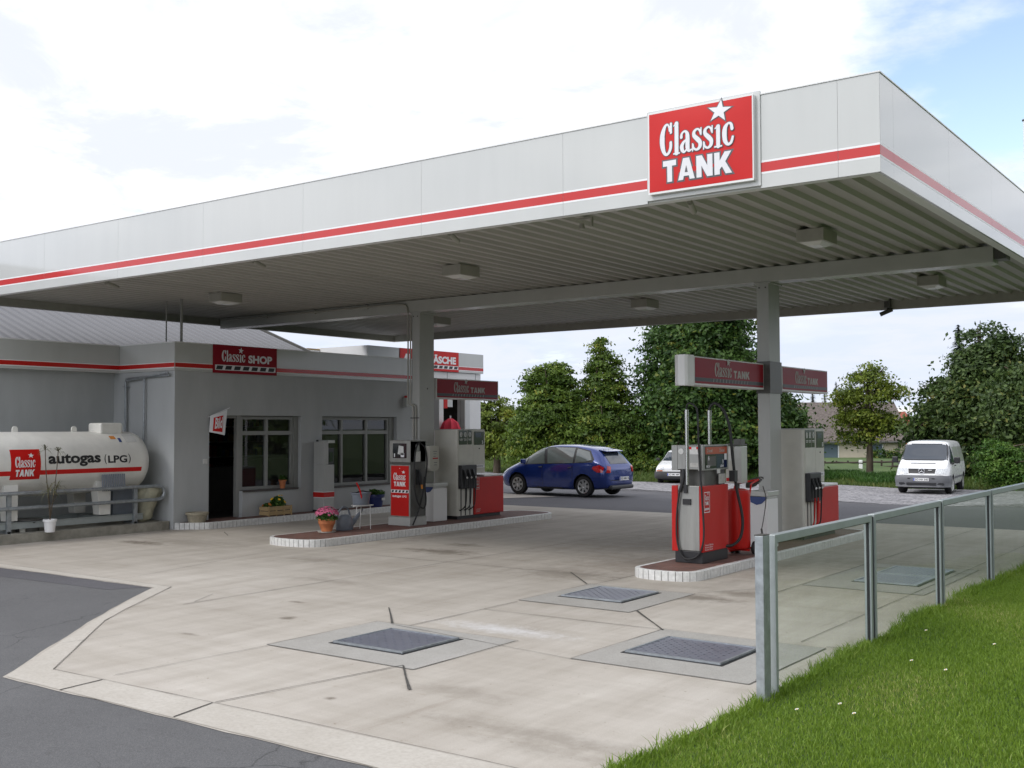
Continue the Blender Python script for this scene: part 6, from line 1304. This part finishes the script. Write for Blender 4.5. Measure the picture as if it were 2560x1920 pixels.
def tree_(name, label, loc, blobs, n, size, lm, trunk, branches=9, bark='bark', cat='tree', group=None, clump=0, shell=.55):
    t = thing(name, label, cat, loc, 0, group); V, F, tone = leaf_cloud(blobs, n, size, clump=clump, shell=shell)
    me = npmesh('crown', V, F, [M[lm]], tone); o = bpy.data.objects.new('crown', me); C.objects.link(o); o.parent = t
    r, h = trunk; m = MB(); m.tube([(0, 0, -.4), (.03, 0, h*.3), (-.05, .04, h*.65), (.02, 0, h)], lambda s: r*(1.25-.95*s), 10)
    for i in range(branches):
        b = blobs[i % len(blobs)]; z0 = h*random.uniform(.3, .85); a = random.uniform(0, 6.28); e = (b[0]+b[3]*.8*math.cos(a), b[1]+b[4]*.8*math.sin(a), b[2]+b[5]*random.uniform(-.3, .7))
        m.tube([(0, 0, z0), (e[0]*.4, e[1]*.4, z0+(e[2]-z0)*.5+.2), e], lambda s: r*.42*(1-s)+.015, 6)
    m.build('trunk', bark, t, smooth=60); return t
M['chestnut'] = leafmat('chestnut_leaves', (.018, .050, .012), (.075, .145, .024), (.22, .21, .035), .22)
M['limegreen'] = leafmat('mid_green_leaves', (.035, .075, .012), (.14, .215, .028), (.30, .29, .05), .28)
M['yellowgreen'] = leafmat('yellow_green_leaves', (.06, .10, .015), (.22, .28, .035), (.40, .37, .06), .32)
M['olive'] = leafmat('olive_leaves', (.026, .052, .016), (.095, .150, .036), (.20, .19, .045), .24)
M['spruce'] = leafmat('spruce_needles', (.008, .020, .014), (.024, .045, .026), None, .05)
M['shrub'] = leafmat('bright_shrub_leaves', (.03, .09, .015), (.13, .24, .035), (.30, .36, .12), .3)
g = 'trees behind the station'
tree_('small_tree', 'pale yellow green tree furthest left, partly behind the car wash corner', (-34.8, 46.4, -.1), [(0,0,2.2,1.9,1.9,1.9,1), (-1.3,.2,1.6,1.7,1.7,1.5,1), (1.5,0,1.4,1.5,1.5,1.4,.8), (-.4,0,3.4,1.0,1.0,.9,.6)], 15000, .13, 'yellowgreen', (.18, 2.6), group=g)
tree_('round_tree', 'rounded dark green tree right behind the blue hatchback', (-29.1, 43.3, -.1), [(0,0,2.6,2.0,2.0,2.2,1), (-.6,0,4.2,1.1,1.1,1.2,.8), (.3,0,4.5,1.0,1.0,1.1,.8), (-1.3,.3,1.7,1.5,1.5,1.6,1), (1.5,0,1.9,1.6,1.5,1.7,1), (1.2,0,3.4,.9,.9,.9,.6), (0,-.3,.9,2.6,1.6,.8,.8)], 34000, .14, 'limegreen', (.22, 4), group=g)
tree_('conical_tree', 'tall pointed yellowish green tree with a narrow crown top', (-27.1, 44.3, -.1), [(.75*(1-z/6.8)+random.uniform(-.12, .12), 0, z, 2.55*(1-z/6.75)**.95+.05, 2.3*(1-z/6.75)**.95+.05, .34, .5+.5*(1-z/6.75)) for z in [.5+.30*i for i in range(20)]], 34000, .115, 'limegreen', (.16, 6.2), group=g, clump=.21)
tree_('chestnut_tree', 'big dark chestnut tree rising behind the diesel pump up to the canopy', (-22.5, 45.6, -.3), [(-1.1,0,6.7,1.5,1.5,1.5,.8), (-.2,0,3.4,2.7,2.4,2.6,1.2), (.2,0,5.8,2.4,2.2,2.0,1.1), (.6,0,7.3,1.9,1.8,1.4,.8), (-1.9,0,4.6,1.3,1.3,1.6,.7), (-1.6,0,2.3,1.9,1.7,1.7,.9), (1.7,0,2.6,2.0,1.8,2.0,1), (2.1,0,4.8,1.4,1.4,1.5,.7), (0,-.3,1.3,3.0,2.0,1.0,.9)], 62000, .165, 'chestnut', (.32, 6.5), 14, group=g, clump=.42)
tree_('chestnut_tree', 'lower dark chestnut tree showing right of the column under the red sign', (-19.9, 47.6, -.4), [(-.2,0,3.0,1.6,1.6,1.5,1), (-.8,0,3.8,1.2,1.2,1.0,.8), (.7,0,2.3,1.05,1.2,1.1,.9), (-.2,0,1.5,1.6,1.5,.9,.8)], 22000, .16, 'chestnut', (.26, 4), 9, group=g, clump=.4)
tree_('linden_tree', 'light green young tree with open airy crown between house and van', (-16.2, 50.2, -.45), [(0,0,4.9,.9,.9,.75,.6), (-.1,0,5.5,.45,.45,.35,.35), (.75,0,4.2,1.1,1.0,.7,.6), (-.8,0,4.0,1.0,1.0,.7,.6), (-.9,0,2.9,.8,.9,.6,.9), (.1,0,3.0,1.1,1.1,.6,1), (.9,.2,2.6,.75,.8,.5,.8), (-.3,0,2.15,1.2,1.1,.45,.9), (-1.15,0,2.2,.4,.4,.3,.3), (1.3,0,3.6,.35,.35,.25,.3), (-.5,0,5.0,.3,.3,.3,.3), (.6,0,5.1,.3,.3,.25,.3), (-1.3,0,3.4,.35,.3,.2,.25)], 7600, .118, 'yellowgreen', (.15, 4.9), 14, group=g, clump=.3)
tree_('broad_tree', 'broad olive green tree standing behind the white van', (-11.2, 49.6, -.4), [(.1,0,3.3,2.0,1.9,1.9,1.2), (.2,0,5.2,1.3,1.2,1.1,.9), (.9,0,5.9,.6,.6,.9,.5), (-.3,0,6.3,.35,.35,.7,.3), (.3,0,6.6,.3,.3,.6,.25), (1.4,0,5.6,.5,.5,.9,.4), (-1.5,0,4.2,.7,.7,.5,.5), (-1.7,0,3.2,.9,.9,.7,.7), (-2.2,0,2.3,.9,.9,.8,.7), (-2.9,.2,2.9,.4,.4,.22,.25), (-2.3,.2,4.2,.35,.3,.2,.2), (1.8,0,4.0,1.1,1.1,1.3,.8), (2.2,0,2.2,1.6,1.5,1.7,1), (-1.0,0,1.2,1.9,1.6,1.0,.9)], 56000, .16, 'olive', (.3, 5.6), 14, group=g, clump=.38)
tree_('leafy_tree', 'olive green tree at the far right edge behind the bushes', (-8.7, 46.4, -.4), [(0,0,2.9,1.4,1.4,1.7,1), (.4,0,4.3,1.1,1.1,.8,.8), (-.6,0,4.6,.5,.5,.5,.4), (-.9,0,3.6,.6,.6,.7,.6), (.2,0,1.4,1.8,1.5,1.0,1)], 26000, .15, 'olive', (.25, 4.2), 10, group=g, clump=.36)
tree_('light_shrub', 'bright green bush with pale leaves directly right of the white van', (-9.15, 43.6, -.3), [(0,0,1.0,1.05,.9,1.0,1), (.5,.2,.6,1.2,1.0,.7,1), (-.3,.2,1.5,.6,.6,.55,.6), (1.6,.6,.5,1.1,.9,.7,.8)], 9000, .085, 'shrub', (.05, 1.2), 8, cat='bush', clump=.2)
tree_('low_bush', 'small dark green bush under the big chestnut beside the white hatchback', (-23.9, 43.6, .05), [(0,0,.35,1.4,.9,.45,1), (1.2,.3,.25,.9,.7,.35,.8)], 4500, .09, 'limegreen', (.04, .5), 4, cat='bush', clump=.2)
def conifer(label, loc, h, w, n, name='spruce_tree', grp='distant spruces'):
    t = thing(name, label, 'tree', loc, 0, grp); u = RNG.random(n)**.75; z = h*(1-u)*.97+h*.03; ph = RNG.uniform(0, 6.283, n); lay = np.sin(z/h*60)*.16+.9; r = w*u**.85*lay*RNG.uniform(.25, 1, n)
    p = np.c_[np.cos(ph)*r, np.sin(ph)*r, z - r*.25]; out = np.c_[np.cos(ph), np.sin(ph), -.25*np.ones(n)]; s = (.05*h*RNG.uniform(.5, 1.2, n))[:, None]*(.4+.6*u[:, None]); side = np.c_[-np.sin(ph), np.cos(ph), np.zeros(n)]
    V = np.stack([p-out*s*.3, p-side*s*.35, p+out*s, p+side*s*.35], 1).reshape(-1, 3); me = npmesh('crown', V, np.arange(n*4).reshape(-1, 4), [M['spruce']], RNG.random(n)); o = bpy.data.objects.new('crown', me); C.objects.link(o); o.parent = t
    m = MB(); m.cyl((0, 0, -.6), (0, 0, h*.97), .028*h, .004*h, n=7); m.build('trunk', 'bark', t); return t
conifer('pointed dark spruce top poking out of the broad tree behind the van', (-12.6, 51.9, -.5), 7.2, 1.5, 6000, grp='spruces behind the broad tree'); conifer('second thin spruce tip beside the pointed one', (-11.3, 52.6, -.5), 6.9, 1.4, 5000, grp='spruces behind the broad tree')
for x, y, h, lb in ((-32.8, 87.4, 6.3, 'distant dark spruce peeping out beside the chestnut crown'), (-32.0, 88.0, 6.2, 'distant dark spruce, middle of the three over the tiled roof'), (-31.2, 88.5, 6.7, 'distant dark spruce, right of the three over the tiled roof'), (-30.3, 89.3, 7.0, 'distant dark spruce beside the crown of the light green tree')): conifer(lb, (x, y, -.9), h, 1.0, 2600)
tree_('hedge', 'dark green clipped hedge behind the wooden fence', (-21.3, 73.2, -.7), [(x, 0, .75, .6, .5, .8, 1) for x in (-2, -1.3, -.6, .1, .8, 1.5, 2.2, 2.9)], 9000, .10, 'chestnut', (.04, .8), 6, cat='hedge', shell=.3)
tree_('tree_belt', 'far row of broad leaved trees on the horizon', (-34, 118, -1), [(x, random.uniform(-2, 2), random.uniform(1.2, 2.1), 5, 3, random.uniform(1.5, 2.2), 1) for x in range(-70, 60, 6)], 26000, .45, 'limegreen', (.2, 1.5), 3, cat='trees', clump=1.0)

V_, F_, T_ = leaf_cloud([(16+random.uniform(-2, 3), y, 3.2+random.uniform(-.5, .8), 3.6, 3.2, 4.0, 1) for y in range(-24, 52, 4)] , 26000, .5, clump=.9)  # unseen tree row, added to keep low eastern sky light off the shop front
o = bpy.data.objects.new('tree_line', npmesh('tree_line', V_, F_, [M['limegreen']], T_)); C.objects.link(o); tag(o, 'unseen line of trees added to block low sky from the shop', 'trees', kind='stuff')
# ------------------------------------------------------------------ houses and fence behind
def house(name, label, loc, rz, L_, D_, he, hr, wall, roofm_, cat='house', over=.35, wins=(), extra=None):
    t = thing(name, label, cat, loc, rz); m = MB()
    m.prism([(-D_/2, -.8), (D_/2, -.8), (D_/2, he), (0, hr-.12), (-D_/2, he)], -L_/2, L_/2, lambda a, b, h: (h, a, b)); m.build('wall', wall, t)
    m = MB(); k = (hr-he)/(D_/2)
    for s_ in (-1, 1):
        a = [( -L_/2-over, s_*(D_/2+over), he-over*k), (L_/2+over, s_*(D_/2+over), he-over*k), (L_/2+over, 0, hr), (-L_/2-over, 0, hr)]; m.add(a + [(x, y, z+.14) for x, y, z in a], [(0,1,2,3),(4,5,6,7),(0,1,5,4),(1,2,6,5),(2,3,7,6),(3,0,4,7)])
    rf = m.build('roof', roofm_, t)
    m = MB(); m.cyl((-L_/2-over, -D_/2-over-.04, he-over*k+.02), (L_/2+over, -D_/2-over-.04, he-over*k+.02), .07, n=8); m.build('gutter', 'darkgrey', t)
    for (x, z, w, h) in wins:
        m = MB(); y = -D_/2
        for q in ((x-w/2-.07, x+w/2+.07, z+h, z+h+.07), (x-w/2-.07, x+w/2+.07, z-.07, z), (x-w/2-.07, x-w/2, z, z+h), (x+w/2, x+w/2+.07, z, z+h)): m.box(q[0], q[1], y-.05, y+.02, q[2], q[3])
        wf = m.build('window', 'white', t); m = MB(); m.box(x-w/2, x+w/2, y-.012, y+.02, z, z+h); m.build('pane', 'wpane', wf); m = MB(); m.box(x-w/2-.14, x+w/2+.14, y-.09, y-.004, z-.14, z-.072); m.build('sill', 'darkgrey', wf)
    return t
hz = R(36)
t = house('bungalow', 'low cream house with brown tiled roof behind the wooden fence', (-26.6, 76.2, -.7), hz, 7.0, 6.0, 1.95, 4.35, 'wallcream', 'tileroof', wins=((1.45, .62, .95, .95), (-1.6, .62, 1.0, .95)))
m = MB(); m.cyl((3.05, -3.07, -.7), (3.05, -3.07, 1.5), .05, n=8); m.cyl((3.05, -3.07, 1.5), (3.05, -3.42, 1.75), .05, n=8); m.build('downpipe', 'darkgrey', t); m = MB(); m.box(3.51, 5.4, -2.4, 2.0, -.7, 1.35); m.box(3.51, 5.55, -2.5, 2.1, 1.351, 1.45, 1); m.build('annex', ['wallcream', 'darkgrey'], t)
t = house('red_roof_house', 'house with red tiled roof mostly hidden behind the light green tree', (-29.5, 92.5, -.7), R(60), 6.5, 6.0, 1.4, 3.9, 'wallwhite', 'redroof')
t = house('white_gable_house', 'white gabled house showing between the light green tree and the van', (-25.0, 94.0, -.7), R(118), 7, 4.2, 2.4, 4.1, 'wallwhite', 'darkgrey', over=.2)
t = house('white_cottage', 'white wall of a cottage glimpsed below the chestnut above the hatchback', (-32.6, 66.5, -.4), hz, 3.6, 3.0, 1.2, 1.9, 'wallwhite', 'redroof', over=.15)
t = thing('wooden_fence', 'weathered post and rail wooden fence in front of the cream house', 'fence', (-20.3, 61.8, -.45))
A_, B_ = Vector((-4.4, -5.2)), Vector((2.0, 5.2)); n = 15
m = MB()
for z in (.44, .16):
    for i in range(n): a = A_.lerp(B_, i/n); b = A_.lerp(B_, (i+1)/n); m.cyl((a.x, a.y, z+.02*math.sin(i*2.1)), (b.x, b.y, z+.02*math.sin(i*2.1+2)), .055, n=6)
m.build('rails', 'oldwood', t)
for i in range(n+1): a = A_.lerp(B_, i/n); m = MB(); m.cyl((a.x, a.y, -.5), (a.x, a.y, .55), .06, n=6); m.build('post', 'oldwood', t)
t = thing('roadside_post', 'short white marker post in the grass before the hedge', 'post', (-19.9, 60.2, -.4)); m = MB(); m.box(-.10, .10, -.05, .05, 0, .60); m.build('post', 'white', t, bevel=.02); m = MB(); m.box(-.105, .105, -.055, .055, .40, .46); m.build('band', 'black', t)
t = thing('steeple_cross', 'tiny pale cross on a mast far away above the trees', 'cross', (-41.0, 143.6, 0)); m = MB(); m.cyl((0,0,-1), (0,0,6.95), .06, n=6); m.cyl((-.55*.8, -.55*.6, 6.5), (.55*.8, .55*.6, 6.5), .05, n=6); m.build('cross', 'letterdim', t)
bpy.context.view_layer.update()
